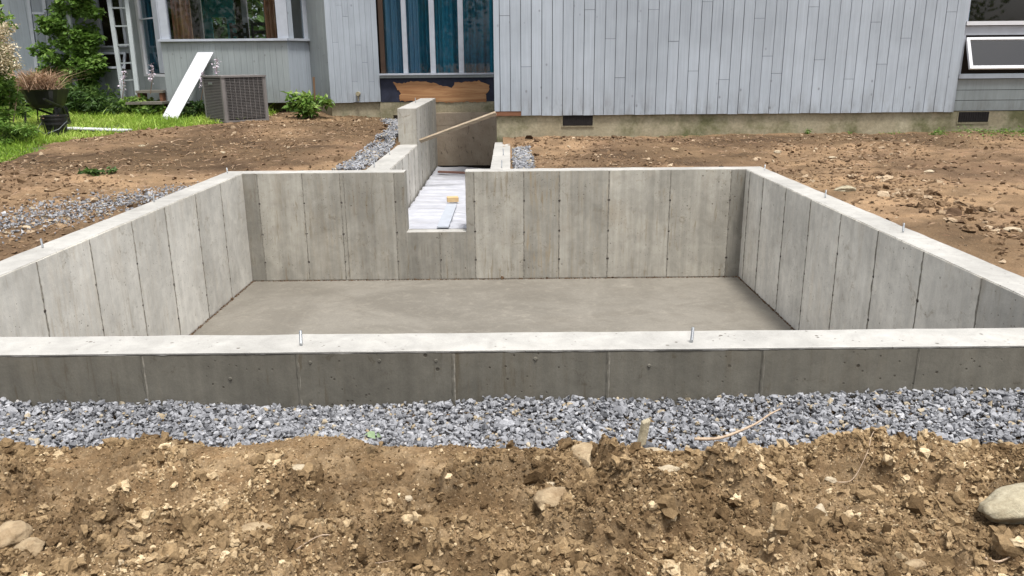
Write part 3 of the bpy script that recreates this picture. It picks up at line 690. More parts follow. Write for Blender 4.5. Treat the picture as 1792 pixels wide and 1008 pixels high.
b = at(791, 352, Z=-.57); m = MB(); m.obox((b.x, b.y+.12, -.565), (.068, .01, 0), (-.01, .06, 0), (0, 0, .028)); o = m.build('wood_block', M_BLOCK)
tag(o, 'small tan wood block at the end of the board on the white sheet', 'wood block')
a = at(767, 300, Z=-.59); b = at(813, 303, Z=-.59)
plank('wooden_strip', (a.x, a.y, -.595), (b.x+.45, b.y-.08, -.595), .06, .03, M_REDW, 'thin red brown strip across the far end of the white sheet', 'wood strip')
# brace across the trench
a = at(735, 247, X=TX+.01); b = at(868, 198, Y=11.17)
plank('wooden_brace', a, b, .035, .055, M_WOOD, 'weathered wooden brace slanting across the trench to the house corner', 'brace', Vector((0, -.6, .8)))

# ------------------------------------------------------------------ anchor bolts
def bolt_mesh():
    pts = []; rad = []
    z = -.02
    while z < .062:
        ph = (z*1000) % 2.4; rr = .0064-(.0009 if ph > 1.2 else 0) if z > .012 else .0062
        pts.append((0, 0, z)); rad.append(rr); z += .0012
    pts.append((0, 0, .0630)); rad.append(.0045)
    m = MB(); m.tube(pts, rad, 10); me = bpy.data.meshes.new('anchor_bolt'); me.from_pydata(m.v, [], m.f); me.materials.append(M_GALV); return me
bme = bolt_mesh()
bolts = [((527, 605), 0, 'anchor bolt on the left half of the white near wall top', 1), ((1210, 599), 0, 'anchor bolt on the right half of the white near wall top', 1),
         ((75, 434), 0, 'anchor bolt on the left wall top nearest the camera', .95), ((270, 354), 0, 'anchor bolt halfway along the left wall top', .9), ((398, 303), 0, 'anchor bolt at the far left corner of the pit', .9),
         ((1338, 298), 0, 'anchor bolt at the far right corner of the pit', .9), ((1444, 346), 0, 'anchor bolt halfway along the right wall top', 1), ((1580, 407), 0, 'anchor bolt on the right wall top nearest the camera', 1),
         ((655, 293), 0, 'anchor bolt low on the left trench wall nearest the pit', 1.3), ((682, 271), 0, 'anchor bolt in the middle of the low left trench wall', 1.3), ((727, 180), .482, 'thin bolt on top of the tall trench wall', 1.2),
         ((878, 294), 0, 'near bolt on the short right trench wall', 1.3), ((881, 272), 0, 'far bolt on the short right trench wall', 1.3)]
for (px, py), z, lab, sc in bolts:
    p = at(px, py, Z=z); o = link('anchor_bolt', bme); o.location = (p.x, p.y, z); o.scale = (1, 1, sc); o.rotation_euler = (random.uniform(-.06, .06), random.uniform(-.07, .07), random.random()*3)
    tag(o, 'galvanised '+lab if 'thin' not in lab else lab, 'bolt', 'anchor bolts set in the wall tops')

# ------------------------------------------------------------------ house, right wing
wy = 11.25; wx0, wx1 = -.215, 6.15; zb = .355
wg = thing('house_wing', 'right wing of the house in blue grey vertical board siding', 'house', (3, wy+.5, 0))
wall = slab('wall', (wx0, wy+.022), (wx1, wy+.022), zb+.01, 3.4, .12, M_DARKGAP, wg)
def sub(o, child):                            # child placed in world units under a scaled parent
    return o
jn = {}
for zx, zy, ox in [(97, 92, 850), (225, 393, 850), (590, 57, 850), (710, 228, 850), (765, 457, 850), (1015, 55, 850), (1078, 243, 850), (1195, 418, 850), (1330, 8, 850), (1430, 468, 850),
                   (120, 107, 1300), (160, 330, 1300), (215, 432, 1300), (435, 40, 1300), (470, 352, 1300), (640, 465, 1300), (800, 130, 1300), (830, 377, 1300), (970, 224, 1300), (1225, 70, 1300)]:
    p = at(ox+zx/3.36, zy/3.36, Y=wy); jn.setdefault(int((p.x-wx0-.085)//.1426)+1, []).append(p.z)
x = wx0; k = 0; r = random.Random(12)
def board(p0, p1, z0, z1, mat, parent, th=.02, out=0): return slab('board', p0, p1, z0, z1, th, mat, parent, out)
cut_x = wx0+.085+2*.1426
while x < wx1-.01:
    x1 = min(x+(.085 if k == 0 else .1426), wx1); z0 = zb+(.062 if x < cut_x-.03 else r.uniform(-.004, .004))
    zs = [z0]+sorted(jn.get(k, []))+[r.uniform(2.3, 3.2), 3.4]
    for j in range(len(zs)-1):
        pr = r.uniform(-.0015, .0025)
        g = .003+r.uniform(0, .0015)
        board((x+g, wy), (x1-g, wy), zs[j]+(.0025 if j else 0), zs[j+1]-.0015, M_SID, wg, .0225, pr+.0005)
    x = x1; k += 1
box('foundation', wx0+.03, 8.6, wy+.035, wy+.25, -.9, zb+.004, M_FND, wg)
box('rotten_sill', wx0+.0, cut_x, wy+.003, wy+.034, zb-.002, zb+.060, M_ROT, wg)
box('side_wall', wx0+.0, wx0+.12, wy+.145, 14.09, zb+.01, 3.4, M_SID, wg)
box('side_foundation', wx0+.032, wx0+.23, wy+.255, 14.06, -.9, zb+.004, M_FND, wg)
# crawl space vents
for (a, b), lab in [((985, 1037), ''), ((1676, 1728), '')]:
    p0 = at(a, 212, Y=wy+.035).x; p1 = at(b, 212, Y=wy+.035).x; zt = zb-.004; z0 = zt-.135
    v = box('vent', p0, p1, wy+.02, wy+.034, z0, zt, M_DARKGAP, wg)
    for j in range(13):
        xx = p0+(p1-p0)*(j+.5)/13; m = MB(); m.box(xx-.004, xx+.004, wy+.012, wy+.0195, z0+.003, zt-.003); s_ = m.build('vent_bar', M_DARKGAP, v)
        s_.matrix_parent_inverse = v.matrix_basis.inverted() if False else (Matrix.Translation(-wg.location).inverted()@Matrix.Identity(4))
        s_.parent = wg; s_.matrix_parent_inverse = Matrix.Translation(-wg.location)
    box('vent_ledge', p0-.02, p1+.02, wy+.024, wy+.034, z0-.025, z0-.003, M_FND, wg)
    box('vent_jamb', p0-.02, p0-.002, wy+.028, wy+.034, z0-.002, zt, M_FND, wg); box('vent_jamb', p1+.002, p1+.02, wy+.028, wy+.034, z0-.002, zt, M_FND, wg)
# right end of the wing: horizontal boards and two windows
ry = wy+.03; rx0 = wx1+.004; rx1 = 8.6
zz = lambda py: at(1740, py, Y=ry).z
slab('backing', (rx0, ry+.024), (rx1, ry+.024), zb+.01, zz(132), .1, M_DARKGAP, wg)
for a, b in [(193.5, 175.5), (175, 157.5), (157, 138)]: slab('board', (rx0, ry), (rx1, ry), zz(a)+.002, zz(b)-.001, .022, M_SIDD, wg)
slab('window_sill', (rx0, ry-.03), (rx1, ry-.03), zz(137), zz(129), .12, M_TRIM, wg)
slab('board', (rx0, ry), (rx1, ry), zz(61), zz(45), .03, M_TRIM, wg); slab('backing', (rx0, ry+.031), (rx1, ry+.031), zz(64), zz(44), .1, M_DARKGAP, wg)
slab('window_sill', (rx0, ry-.035), (rx1, ry-.035), zz(44), zz(37), .15, M_WHITE, wg)
slab('window_frame', (rx0, ry), (rx0+.03, ry), zz(129)+.002, zz(61), .08, M_TRIM, wg)
wf = slab('window_frame', (rx0, ry), (rx0+.03, ry), zz(37)+.002, 3.0, .08, M_TRIM, wg)
slab('pane', (rx0+.032, ry+.05), (rx1, ry+.05), zz(37)+.003, 3.0, .006, M_GLASS, wg)
slab('header', (rx0, ry), (rx1, ry), 3.003, 3.4, .12, M_SID, wg)
# open awning sash, hinged along its top, leaning out
hz0, hz1 = zz(66), at(1690, 121, Y=ry-.2).z; lean = .2
A = Vector((rx0-.0, ry-.01, hz0)); B = Vector((rx0-.0, ry-lean, hz1)); L = (B-A); Ln = L.length; Lu = L.normalized(); nn = Vector((1, 0, 0)).cross(Lu); 
sash = MB(); wsh = 2.3; fw_ = .042
for u0, u1, v0, v1 in [(0, fw_, 0, Ln), (wsh-fw_, wsh, 0, Ln), (fw_, wsh-fw_, 0, fw_*.8), (fw_, wsh-fw_, Ln-fw_, Ln)]:
    c = A+Vector((.03, 0, 0))+Vector((1, 0, 0))*((u0+u1)/2)+Lu*((v0+v1)/2); sash.obox(c, (abs(u1-u0)/2, 0, 0), Lu*((v1-v0)/2), nn*.018)
sash.build('sash', M_WHITE, wg)
c = A+Vector((.03+wsh/2, 0, 0))+Lu*(Ln/2); MB().obox(c, (wsh/2-fw_, 0, 0), Lu*(Ln/2-fw_*.9), nn*.003).build('pane', M_GLASS, wg)
MB().tube([A+Vector((.15, .0, -.36)), B+Vector((.35, .02, .03))], .006, 6).build('sash_stay', M_ACD, wg)
slab('room_wall', (rx0, ry+1.6), (rx1+.3, ry+1.6), .2, 3.4, .05, M_ROOMD, wg); box('room_wall', wx1-.06, wx1-.002, ry+.14, ry+1.6, .2, 3.4, M_ROOMD, wg)
box('room_wall', rx1+.002, rx1+.06, ry, ry+1.6, .2, 3.4, M_SID, wg)
box('room_floor', rx0, rx1, ry+.13, ry+1.59, zz(140)-.4, zz(140)-.35, M_ROOMD, wg)
box('roof', wx0-.3, 9.5, wy-.06, 18, 3.45, 3.62, M_ROOF, wg)
bp = at(1690, 36, Y=ry+.085); m = MB(); m.tube([(bp.x+.0, ry+.085, zz(37)+.001), (bp.x, ry+.085, zz(37)+.15), (bp.x, ry+.085, zz(37)+.17), (bp.x, ry+.085, zz(37)+.19)], [.034, .034, .022, .022], 16)
tag(m.build('bottle', M_BOTTLE, smooth=False), 'blue bottle standing inside the right hand window on its sill', 'bottle')

# ------------------------------------------------------------------ house, left part
lh = thing('house', 'left part of the house with bay window, deep windows and grey siding', 'house', (-5, 15.5, .3))
def pl(px, Y): return at(px, 120, Y=Y)
zf = .43
P_ = {}
P_['a'] = (at(577, 150, Y=13.72).x, 13.72); P_['b'] = (at(664, 130, Y=14.08).x, 14.08); P_['c'] = (wx0-.002, 14.08)
P_['d'] = (at(546, 150, Y=14.42).x, 14.42); P_['e'] = (at(506, 120, Y=14.0).x, 14.0); P_['f'] = (at(282, 80, Y=14.0).x, 14.0); P_['g'] = (at(245, 80, Y=14.75).x, 14.75); P_['h'] = (at(24, 60, Y=15.0).x, 15.0)
def boards(p0, p1, z0, z1, bw_, mat, seed, jprob=.6):
    r = random.Random(seed); p0 = Vector(p0); p1 = Vector(p1); L = (p1-p0).length; u = (p1-p0)/L; n = max(1, round(L/bw_)); b = L/n
    nn_ = Vector((-u.y, u.x))
    q0 = p0+nn_*.023; q1 = p1+nn_*.023; slab('wall', q0, q1, z0+.005, z1, .08, M_DARKGAP, lh)
    for k in range(n):
        a, c = p0+u*(b*k+.0015), p0+u*(b*(k+1)-.0015)
        zs = [z0+r.uniform(-.003, .003)]+([r.uniform(z0+.3, z0+1.8)] if r.random() < jprob and z1-z0 > 1.5 else [])+[z1]
        for j in range(len(zs)-1): slab('board', a, c, zs[j]+(.003 if j else 0), zs[j+1], .0225, mat, lh, r.uniform(0, .003))
boards(P_['a'], P_['b'], zf, 3.2, .1, M_SID, 1)
boards(P_['d'], P_['a'], zf, 3.2, .12, M_SIDD, 2)  # left-turned face, its shade painted in with the darker siding
zs_ = at(400, 70, Y=14.0).z   # bay sill
boards(P_['f'], P_['e'], zf, zs_-.02, .1, M_SIDD, 3)  # bay front, shade carried by the darker siding colour
boards(P_['e'], P_['d'], zf, zs_-.02, .1, M_SID, 4)
# foundation below
def fnd(p0, p1): slab('foundation', (p0[0], p0[1]+.05), (p1[0], p1[1]+.05), -.3, zf-.004, .2, M_FND, lh)
fnd(P_['a'], (P_['b'][0]+.0, P_['b'][1])); fnd(P_['d'], P_['a']); fnd(P_['f'], P_['d'])
# window bay sill and posts
def lerp(p, q, t): return (p[0]+(q[0]-p[0])*t, p[1]+(q[1]-p[1])*t)
def ext(p, q, e_):
    v = Vector((q[0]-p[0], q[1]-p[1])).normalized(); return (p[0]-v.x*e_, p[1]-v.y*e_), (q[0]+v.x*e_, q[1]+v.y*e_)
s0, s1 = ext(P_['f'], P_['e'], .03); slab('window_sill', (s0[0], s0[1]-.05), (s1[0]-.008, s1[1]-.05), zs_-.018, zs_+.02, .2, M_TRIM, lh)
s0, s1 = P_['e'], P_['d']; n_ = Vector((s1[1]-s0[1], -(s1[0]-s0[0]))).normalized()*.05; slab('window_sill', (s0[0]+n_.x, s0[1]+n_.y), (s1[0]+n_.x, s1[1]+n_.y), zs_-.018, zs_+.0195, .15, M_TRIM, lh)
zt_ = 3.0
def post(pxa, pxb, Y, mat=M_TRIM, z0=None, z1=zt_, th=.09, name='window_frame'):
    a, b = at(pxa, 40, Y=Y).x, at(pxb, 40, Y=Y).x; return slab(name, (a, Y), (b, Y), zs_+.022 if z0 is None else z0, z1, th, mat, lh)
post(280, 293, 14.0); post(484, 503, 14.0)
glz = slab('pane', (at(293, 40, Y=14.05).x+.002, 14.05), (at(484, 40, Y=14.05).x-.002, 14.05), zs_+.022, zt_, .006, M_GLASS, lh)
q = [lerp(P_['e'], P_['d'], t) for t in (.0, .32, .86, 1)]
slab('window_frame', q[0], q[1], zs_+.022, zt_, .06, M_SID, lh); slab('window_frame', q[2], q[3], zs_+.022, zt_, .06, M_TRIM, lh)
qa, qb = lerp(P_['e'], P_['d'], .33), lerp(P_['e'], P_['d'], .85); slab('pane', (qa[0]-.02, qa[1]+.02), (qb[0]-.02, qb[1]+.02), zs_+.022, zt_, .006, M_GLASS, lh)
slab('header', P_['f'], P_['e'], zt_+.002, 3.2, .1, M_SID, lh)
# tall glazed facet left of the bay
zg = at(270, 134, Y=14.4).z
f0, f1 = P_['g'], P_['f']
slab('window_frame', f0, lerp(f0, f1, .12), zg, 3.2, .08, M_WHITE, lh); slab('window_frame', lerp(f0, f1, .78), f1, zg+.06, 3.2, .08, M_TRIM, lh)
slab('window_sill', lerp(f0, f1, .122), lerp(f0, f1, 1), zg-.0, zg+.045, .08, M_WHITE, lh)
slab('window_rail', lerp(f0, f1, .122), lerp(f0, f1, .778), zg+.95, zg+.97, .03, M_TRIM, lh)
a, b = lerp(f0, f1, .13), lerp(f0, f1, .77); slab('pane', (a[0], a[1]+.05), (b[0], b[1]+.05), zg+.046, 3.2, .006, M_GLASS, lh)
boards(f0, f1, .1, zg-.004, .12, M_SIDD, 8)
# wall and windows of the far left
zw = at(200, 80, Y=14.8).z
gx = P_['g'][0]; strip = at(221, 60, Y=14.8).x; w0 = at(172, 60, Y=14.8).x
boards((strip, 14.8), (gx-.003, 14.8), .1, 3.2, .1, M_SIDD, 9)
boards((P_['h'][0], 14.8), (w0, 14.8), .1, 3.2, .13, M_SID, 10)
boards((w0+.002, 14.8), (strip-.002, 14.8), .1, at(200, 122, Y=14.8).z, .13, M_SIDD, 11)
slab('window_sill', (w0+.003, 14.76), (strip-.003, 14.76), zw-.03, zw, .12, M_TRIM, lh)
slab('window_rail', (w0+.003, 14.80), (strip-.003, 14.80), zw-.13, zw-.032, .05, M_SIDD, lh)
slab('window_frame', (w0+.003, 14.79), (w0+.06, 14.79), zw+.002, 3.0, .08, M_TRIM, lh); slab('window_frame', (strip-.05, 14.79), (strip-.003, 14.79), zw+.002, 3.0, .08, M_TRIM, lh)
slab('pane', (w0+.062, 14.84), (strip-.052, 14.84), zw+.002, 3.0, .006, M_GLASS, lh)
slab('header', (w0+.002, 14.8), (strip-.002, 14.8), 3.003, 3.2, .1, M_SID, lh)
# small open sash below it
c = Vector(((w0+strip)/2, 14.7, at(200, 106, Y=14.7).z)); hw = (strip-w0)/2-.03; m = MB(); lu = Vector((0, -.35, -.94)); nz_ = Vector((1, 0, 0)).cross(lu); hh = .13
for du, dv, a_, b_ in [(0, -hh, hw, .018), (0, hh, hw, .018), (-hw+.018, 0, .018, hh-.018), (hw-.018, 0, .018, hh-.018)]: m.obox(c+Vector((du, 0, 0))+lu*dv, (a_, 0, 0), lu*b_, nz_*.015)
m.build('sash', M_TRIM, lh); MB().obox(c, (hw-.037, 0, 0), lu*(hh-.02), nz_*.003).build('pane', M_GLASS, lh)
# recessed window wall above the trench
wY = 14.08; zsl = at(760, 128, Y=wY).z
slab('window_sill', (P_['b'][0]+.003, wY-.06), (wx0-.05, wY-.06), zsl-.028, zsl, .16, M_TRIM, lh)
slab('window_apron', (P_['b'][0]+.003, wY-.03), (wx0-.05, wY-.03), zsl-.075, zsl-.030, .08, M_SIDD, lh)
mull = [(664, 672), (704, 712), (752, 761), (802, 811), (857, 862)]
cuts = [(at(a, 70, Y=wY).x, at(b, 70, Y=wY).x) for a, b in mull]
slab('window_frame', (cuts[0][0], wY), (cuts[0][1], wY), zsl+.002, 3.2, .1, M_ROOMD, lh)
for a, b in cuts[1:4]: slab('mullion', (a, wY-.01), (b, wY-.01), zsl+.002, 3.2, .1, M_TRIM, lh)
for i in range(4): slab('pane', (cuts[i][1]+.002, wY+.03), (cuts[i+1][0]-.002, wY+.03), zsl+.002, 3.2, .006, M_GLASS, lh)
slab('corner_board', (wx0-.048, wY-.02), (wx0-.003, wY-.02), zf+.0, 3.4, .1, M_SID, lh)
# felt and torn plywood under the sill
slab('felt', (P_['b'][0]+.004, wY+.012), (wx0-.052, wY+.012), zf-.01, zsl-.076, .05, M_FELT, lh)
pts = [(688, 144), (700, 146), (728, 142), (745, 143), (762, 146), (778, 150), (791, 155), (796, 145), (830, 142), (838, 141), (856, 148), (856, 158), (850, 164), (851, 178), (790, 179), (766, 179), (700, 176), (698, 167), (702, 164), (694, 154)]
rr_ = random.Random(4); dense = []
for (a, b), (c_x, d_y) in zip(pts, pts[1:]+pts[:1]):
    nseg = max(1, int(math.hypot(c_x-a, d_y-b)/3))
    for q_ in range(nseg): dense.append((a+(c_x-a)*q_/nseg+rr_.uniform(-.7, .7), b+(d_y-b)*q_/nseg+rr_.uniform(-1.0, 1.0)*(1 if rr_.random() < .7 else 1.8)))
fr_ = [at(a, b, Y=wY+.002) for a, b in dense]; bm = bmesh.new(); vv = [bm.verts.new(p) for p in fr_]; fA = bm.faces.new(vv)
ex = bmesh.ops.extrude_face_region(bm, geom=[fA]); bmesh.ops.translate(bm, verts=[g for g in ex['geom'] if isinstance(g, bmesh.types.BMVert)], vec=(0, .008, 0)); bmesh.ops.recalc_face_normals(bm, faces=bm.faces)
me = bpy.data.meshes.new('plywood'); bm.to_mesh(me); bm.free(); link('plywood', me, M_PLY, lh)
box('foundation', TX-.75, wx0-.02, wY+.015, wY+.2, .2, zf-.012, M_FND, lh)
box('muddy_wall', TX+.005, wx0+.03, 13.952, wY+.012, -.9, .235, M_MUD, lh)
box('foundation', P_['b'][0]-.02, TX-.752, wY+.016, wY+.2, -.2, zf-.012, M_FND, lh)
# outlet stub with rust on the block wall
t_ = at(627, 164, Y=13.9); m = MB(); m.tube([(t_.x, t_.y+.05, t_.z), (t_.x, t_.y-.06, t_.z)], .035, 10); m.tube([(t_.x, t_.y-.03, t_.z-.02), (t_.x, t_.y-.03, t_.z-.12)], .012, 6); m.build('tap', M_FND, lh)
# curtains
def curtain(xa, xb, Y, z0, z1, mat, folds, amp, parent, seed=0, name='curtain'):
    n = folds*10; V = []; r = random.Random(seed); ph = r.random()*6; Fc = []
    for i in range(n+1):
        t = i/n; x = xa+(xb-xa)*t; y = Y+amp*math.sin(t*folds*6.283+ph+.6*math.sin(t*9+ph))
        V += [(x, y, z0), (x, y+.01, (z0+z1)/2), (x, y, z1)]
    for i in range(n):
        for j in (0, 1): Fc.append((i*3+j, i*3+j+3, i*3+j+4, i*3+j+1))
    return MB().add(V, Fc).build(name, mat, parent, True)
X_ = lambda px, Y: at(px, 70, Y=Y).x
curtain(X_(672, 14.25), X_(708, 14.25), 14.27, zsl-.1, 3.2, M_CURB, 4, .03, lh, 1); curtain(X_(712, 14.25), X_(734, 14.25), 14.24, zsl-.1, 3.2, M_CURB, 3, .03, lh, 2)
curtain(X_(728, 14.4), X_(800, 14.4), 14.42, zsl-.1, 3.2, M_CURT, 6, .05, lh, 3); curtain(X_(770, 14.3), X_(866, 14.3), 14.34, zsl-.1, 3.2, M_CURT, 7, .045, lh, 4)
curtain(X_(258, 14.8), X_(276, 14.8), 14.72, zg, 3.2, M_CURT, 3, .04, lh, 5)
Xb = lambda px: at(px, 30, Y=14.3).x
curtain(Xb(302), Xb(336), 14.3, zs_-.2, 3.0, M_CURR, 4, .05, lh, 6); curtain(Xb(462), Xb(486), 14.3, zs_-.2, 3.0, M_CURR, 3, .05, lh, 7)
curtain(Xb(520), Xb(534), 14.6, zs_-.2, 3.0, M_CURR, 2, .03, lh, 8)
# rooms behind the glass
box('room_floor', -6.8, P_['b'][0], 14.95, 16.4, .3, .42, M_ROOMD, lh)
ry_ = 16.4; X3 = lambda px: at(px, 30, Y=ry_).x
for a, b in [(270, 352), (412, 424), (462, 560)]: slab('room_wall', (X3(a), ry_), (X3(b), ry_), .42, 3.2, .08, M_ROOM if a != 412 else M_ROOMD, lh)
slab('room_wall', (X3(424)+.003, ry_), (X3(462)-.003, ry_), .42, 1.05, .08, M_ROOM, lh)
slab('window_frame', (X3(424)+.003, ry_-.02), (X3(433), ry_-.02), 1.053, 3.2, .08, M_WHITE, lh)
d0, d1 = X3(355), X3(410); dw = .16
for a, b, c0, c1 in [(d0, d0+dw, .45, 3.0), (d1-dw, d1, .45, 3.0), (d0+dw+.001, d1-dw-.001, .45, 1.05), (d0+dw+.001, d1-dw-.001, 1.95, 3.0)]: slab('teal_door', (a, ry_), (b, ry_), c0, c1, .05, M_TEAL, lh)
slab('pane', (d0+dw+.001, ry_+.02), (d1-dw-.001, ry_+.02), 1.052, 1.948, .006, M_GLASS, lh)
slab('ceiling', (-6.8, 14.2), (P_['b'][0], 14.2), 3.2, 3.25, 2.2, M_ROOM, lh)
box('room_wall', P_['f'][0]-.25, P_['f'][0]-.2, 15.2, 16.4, .42, 3.2, M_ROOMD, lh); box('room_wall', P_['a'][0]+.2, P_['a'][0]+.25, 14.4, 16.4, .42, 3.2, M_ROOMD, lh)
slab('room_wall', (P_['a'][0]+.3, 14.9), (wx0-.01, 14.9), .42, 3.3, .05, M_ROOMD, lh)
slab('room_wall', (P_['h'][0], 15.8), (P_['f'][0]-.26, 15.8), .2, 3.2, .05, M_ROOMD, lh)
box('roof', P_['h'][0]-.4, wx0-.31, 14.0, 16.8, 3.27, 3.45, M_ROOF, lh)
# chairs seen through the bay window
def chair(px0, px1, Y, zt0, label):
    a, b = at(px0, 45, Y=Y).x, at(px1, 45, Y=Y).x; t = thing('chair', label, 'chair', ((a+b)/2, Y, .42), 'dark wooden chairs inside the bay window')
    for x_ in (a, b):
        MB().box(x_-.02, x_+.02, Y-.02, Y+.02, .42, zt0).build('leg', M_CHAIR, t); MB().box(x_-.018, x_+.018, Y+.38, Y+.42, .42, .86).build('leg', M_CHAIR, t)
    m = MB()
    for k in range(3): m.box(a+.021, b-.021, Y-.01, Y+.01, zt0-.09-.14*k, zt0-.03-.14*k)
    m.build('backrest', M_CHAIR, t); MB().box(a-.02, b+.02, Y-.018, Y+.44, .862, .90).build('seat', M_CHAIR, t)
chair(404, 432, 15.2, at(420, 40, Y=15.2).z, 'dark wooden chair back seen left behind the bay glass'); chair(441, 466, 15.1, at(440, 36, Y=15.1).z, 'taller dark wooden chair back seen right behind the bay glass')

# ------------------------------------------------------------------ leaves
def leafquads(name, P, size, mat, parent=None, aspect=2.2, droop=.5, up=.35, tone=None):
    n = len(P); d = rng.normal(0, 1, (n, 3)); d[:, 2] = d[:, 2]*.5-droop*.3; d /= np.linalg.norm(d, axis=1)[:, None]
    u = rng.normal(0, 1, (n, 3)); u[:, 2] += up*3; s = np.cross(d, u); s /= np.linalg.norm(s, axis=1)[:, None]+1e-9; nn2 = np.cross(s, d)
    L = size[:, None]; wd = L/aspect
    a = P; b = P+d*L*.45+s*wd*.5+nn2*L*.06; c = P+d*L-nn2*L*.12; e_ = P+d*L*.45-s*wd*.5+nn2*L*.06
    V = np.stack([a, b, c, e_], 1).reshape(-1, 3); i = np.arange(n)*4; f = np.stack([i, i+1, i+2, i+3], 1)
    t = tone if tone is not None else np.clip(rng.beta(2, 2.3, n), 0, 1)
    return link(name, mesh_np(name, V, f, False, {'tone': np.repeat(t, 4)}), mat, parent)
def clump_pts(n, c, r, k, sq=(1, 1, 1), fill=.55):
    c = np.array(c, float); r = np.array(r, float)
    cc = rng.normal(0, 1, (k, 3)); cc /= np.linalg.norm(cc, axis=1)[:, None]; cc = cc*rng.uniform(.35, .95, (k, 1))
    w_ = rng.integers(0, k, n); p = rng.normal(0, 1, (n, 3)); p /= np.linalg.norm(p, axis=1)[:, None]; p *= rng.uniform(.3, 1, (n, 1))**.5*.34
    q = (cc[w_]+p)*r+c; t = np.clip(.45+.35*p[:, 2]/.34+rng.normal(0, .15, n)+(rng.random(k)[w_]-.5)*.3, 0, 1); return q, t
def grass_blades(name, P, h, mat, lean=.4, wd=.006, tone=None):
    n = len(P); a = rng.uniform(0, 6.283, n); s = np.stack([np.cos(a), np.sin(a), a*0], 1)*wd; l = np.stack([rng.normal(0, lean, n), rng.normal(0, lean, n), np.ones(n)], 1)*h[:, None]
    m_ = P+l*np.array([.35, .35, .6]); V = np.stack([P-s, P+s, m_+s*.8, P+l, m_-s*.8], 1).reshape(-1, 3); i = np.arange(n)*5
    f = np.stack([i, i+1, i+2, i+4], 1); f2 = np.stack([i+4, i+2, i+3, i+3], 1)[:, :3]
    tri = np.concatenate([f[:, [0, 1, 2]], f[:, [0, 2, 3]], f2]); t = np.clip(rng.beta(2.2, 2, n), 0, 1) if tone is None else tone
    return link(name, mesh_np(name, V, tri, False, {'tone': np.repeat(t, 5)}), mat)
# lawn
n = 110000; x = rng.uniform(-12, -3.2, n); y = rng.uniform(8, 15, n); k = (lawn(x, y) > rng.uniform(.15, .8, n)) & (x > -.62*y-1.2) & (y < 14.7) & (vnoise(x*2.5, y*2.5, 4) > .16); x, y = x[k], y[k]
h = np.exp(rng.normal(math.log(.06), .4, len(x)))*(.7+.6*vnoise(x*1.5, y*1.5, 9)); t = np.clip(.25+.6*vnoise(x*1.7, y*1.7, 33)+rng.normal(0, .18, len(x)), 0, 1)
stuff(grass_blades('grass', np.stack([x, y, G(x, y)-.005], 1), h, M_GRASS, .6, .0075, t), 'bright green uneven lawn in front of the left part of the house', 'grass')
struct(grid_mesh('lawn_ground', -12, -3.4, 8.4, 15.2, .2, lambda a, b: .006-.15*(1-lawn(a, b)), plain('lawn_soil', (.07, .09, .03), .95, .3, 5), .01, None, ''))
# weeds along the foundation at the right
def weed_patch(name, label, pts, n, hs, mat, sz, cat='weed', group=None):
    P = []
    for px, py, s_ in pts:
        g = ground_at(px, py); P.append(np.stack([rng.normal(g.x, s_, n), rng.normal(g.y, s_*.5, n), g.z+np.abs(rng.normal(0, hs, n))], 1))
    P = np.concatenate(P); P[:, 1] = np.where(P[:, 0] > wx0, np.minimum(P[:, 1], wy-.02), P[:, 1]); o = leafquads(name, P, rng.uniform(.6, 1.3, len(P))*sz, mat)
    return o
stuff(weed_patch('weeds', '', [(1690, 235, .12), (1730, 236, .16), (1775, 234, .18), (1640, 238, .05), (1740, 240, .3), (1815, 234, .2)], 260, .035, M_LEAFY, .035), 'low green weeds at the foot of the foundation below the right windows', 'weeds')
tag(weed_patch('weed', '', [(1384, 231, .02)], 110, .04, M_LEAFY, .04), 'small green weed against the foundation left of two smaller ones', 'weed', 'weeds by the wing foundation')
tag(weed_patch('weed', '', [(1459, 231, .018)], 60, .025, M_LEAFY, .03), 'tiny green weed at the middle of the wing foundation', 'weed', 'weeds by the wing foundation')
tag(weed_patch('weed', '', [(1560, 236, .10)], 80, .02, M_LEAFY, .03), 'flat sparse weed at the foundation nearest the right windows', 'weed', 'weeds by the wing foundation')
stuff(weed_patch('moss', '', [(1220, 240, .14), (1175, 243, .12), (1265, 241, .1), (1300, 242, .12)], 300, .03, M_LEAF, .014), 'dark green moss on the foot of the foundation', 'moss')
def plant(name, label, cat, c, r, nleaf, k, size, mat, stems=5, fl=None, group=None, aspect=2.0):
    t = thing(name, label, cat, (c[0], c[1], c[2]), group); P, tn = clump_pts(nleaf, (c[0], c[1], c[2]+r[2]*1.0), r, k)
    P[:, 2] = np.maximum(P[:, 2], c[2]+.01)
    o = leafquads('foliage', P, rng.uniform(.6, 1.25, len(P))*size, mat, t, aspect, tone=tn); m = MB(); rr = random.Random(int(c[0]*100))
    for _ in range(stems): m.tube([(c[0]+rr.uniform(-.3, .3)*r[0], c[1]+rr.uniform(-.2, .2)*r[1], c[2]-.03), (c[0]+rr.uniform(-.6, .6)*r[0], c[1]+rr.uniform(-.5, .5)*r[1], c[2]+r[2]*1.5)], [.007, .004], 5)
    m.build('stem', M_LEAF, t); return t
g = at(540, 205, Y=13.45); plant('broadleaf_weed', 'leafy green weed clump growing at the foot of the angled wall', 'plant', (g.x, 13.42, .19), (.36, .2, .22), 700, 16, .11, M_LEAFY)
g = ground_at(172, 312); plant('weed', 'lone dark green weed sprawled on the brown dirt left of the pit', 'weed', (g.x, g.y, g.z), (.16, .12, .05), 260, 8, .06, M_LEAF, 4)
g = at(555, 170, Y=13.6); m = MB(); m.tube([(g.x-.02, 13.5, .3), (g.x-.01, 13.5, .86)], [.012, .02], 6); tag(m.build('flower_spike', M_DRY), 'brown upright seed spike above the leafy weed clump', 'flower spike')
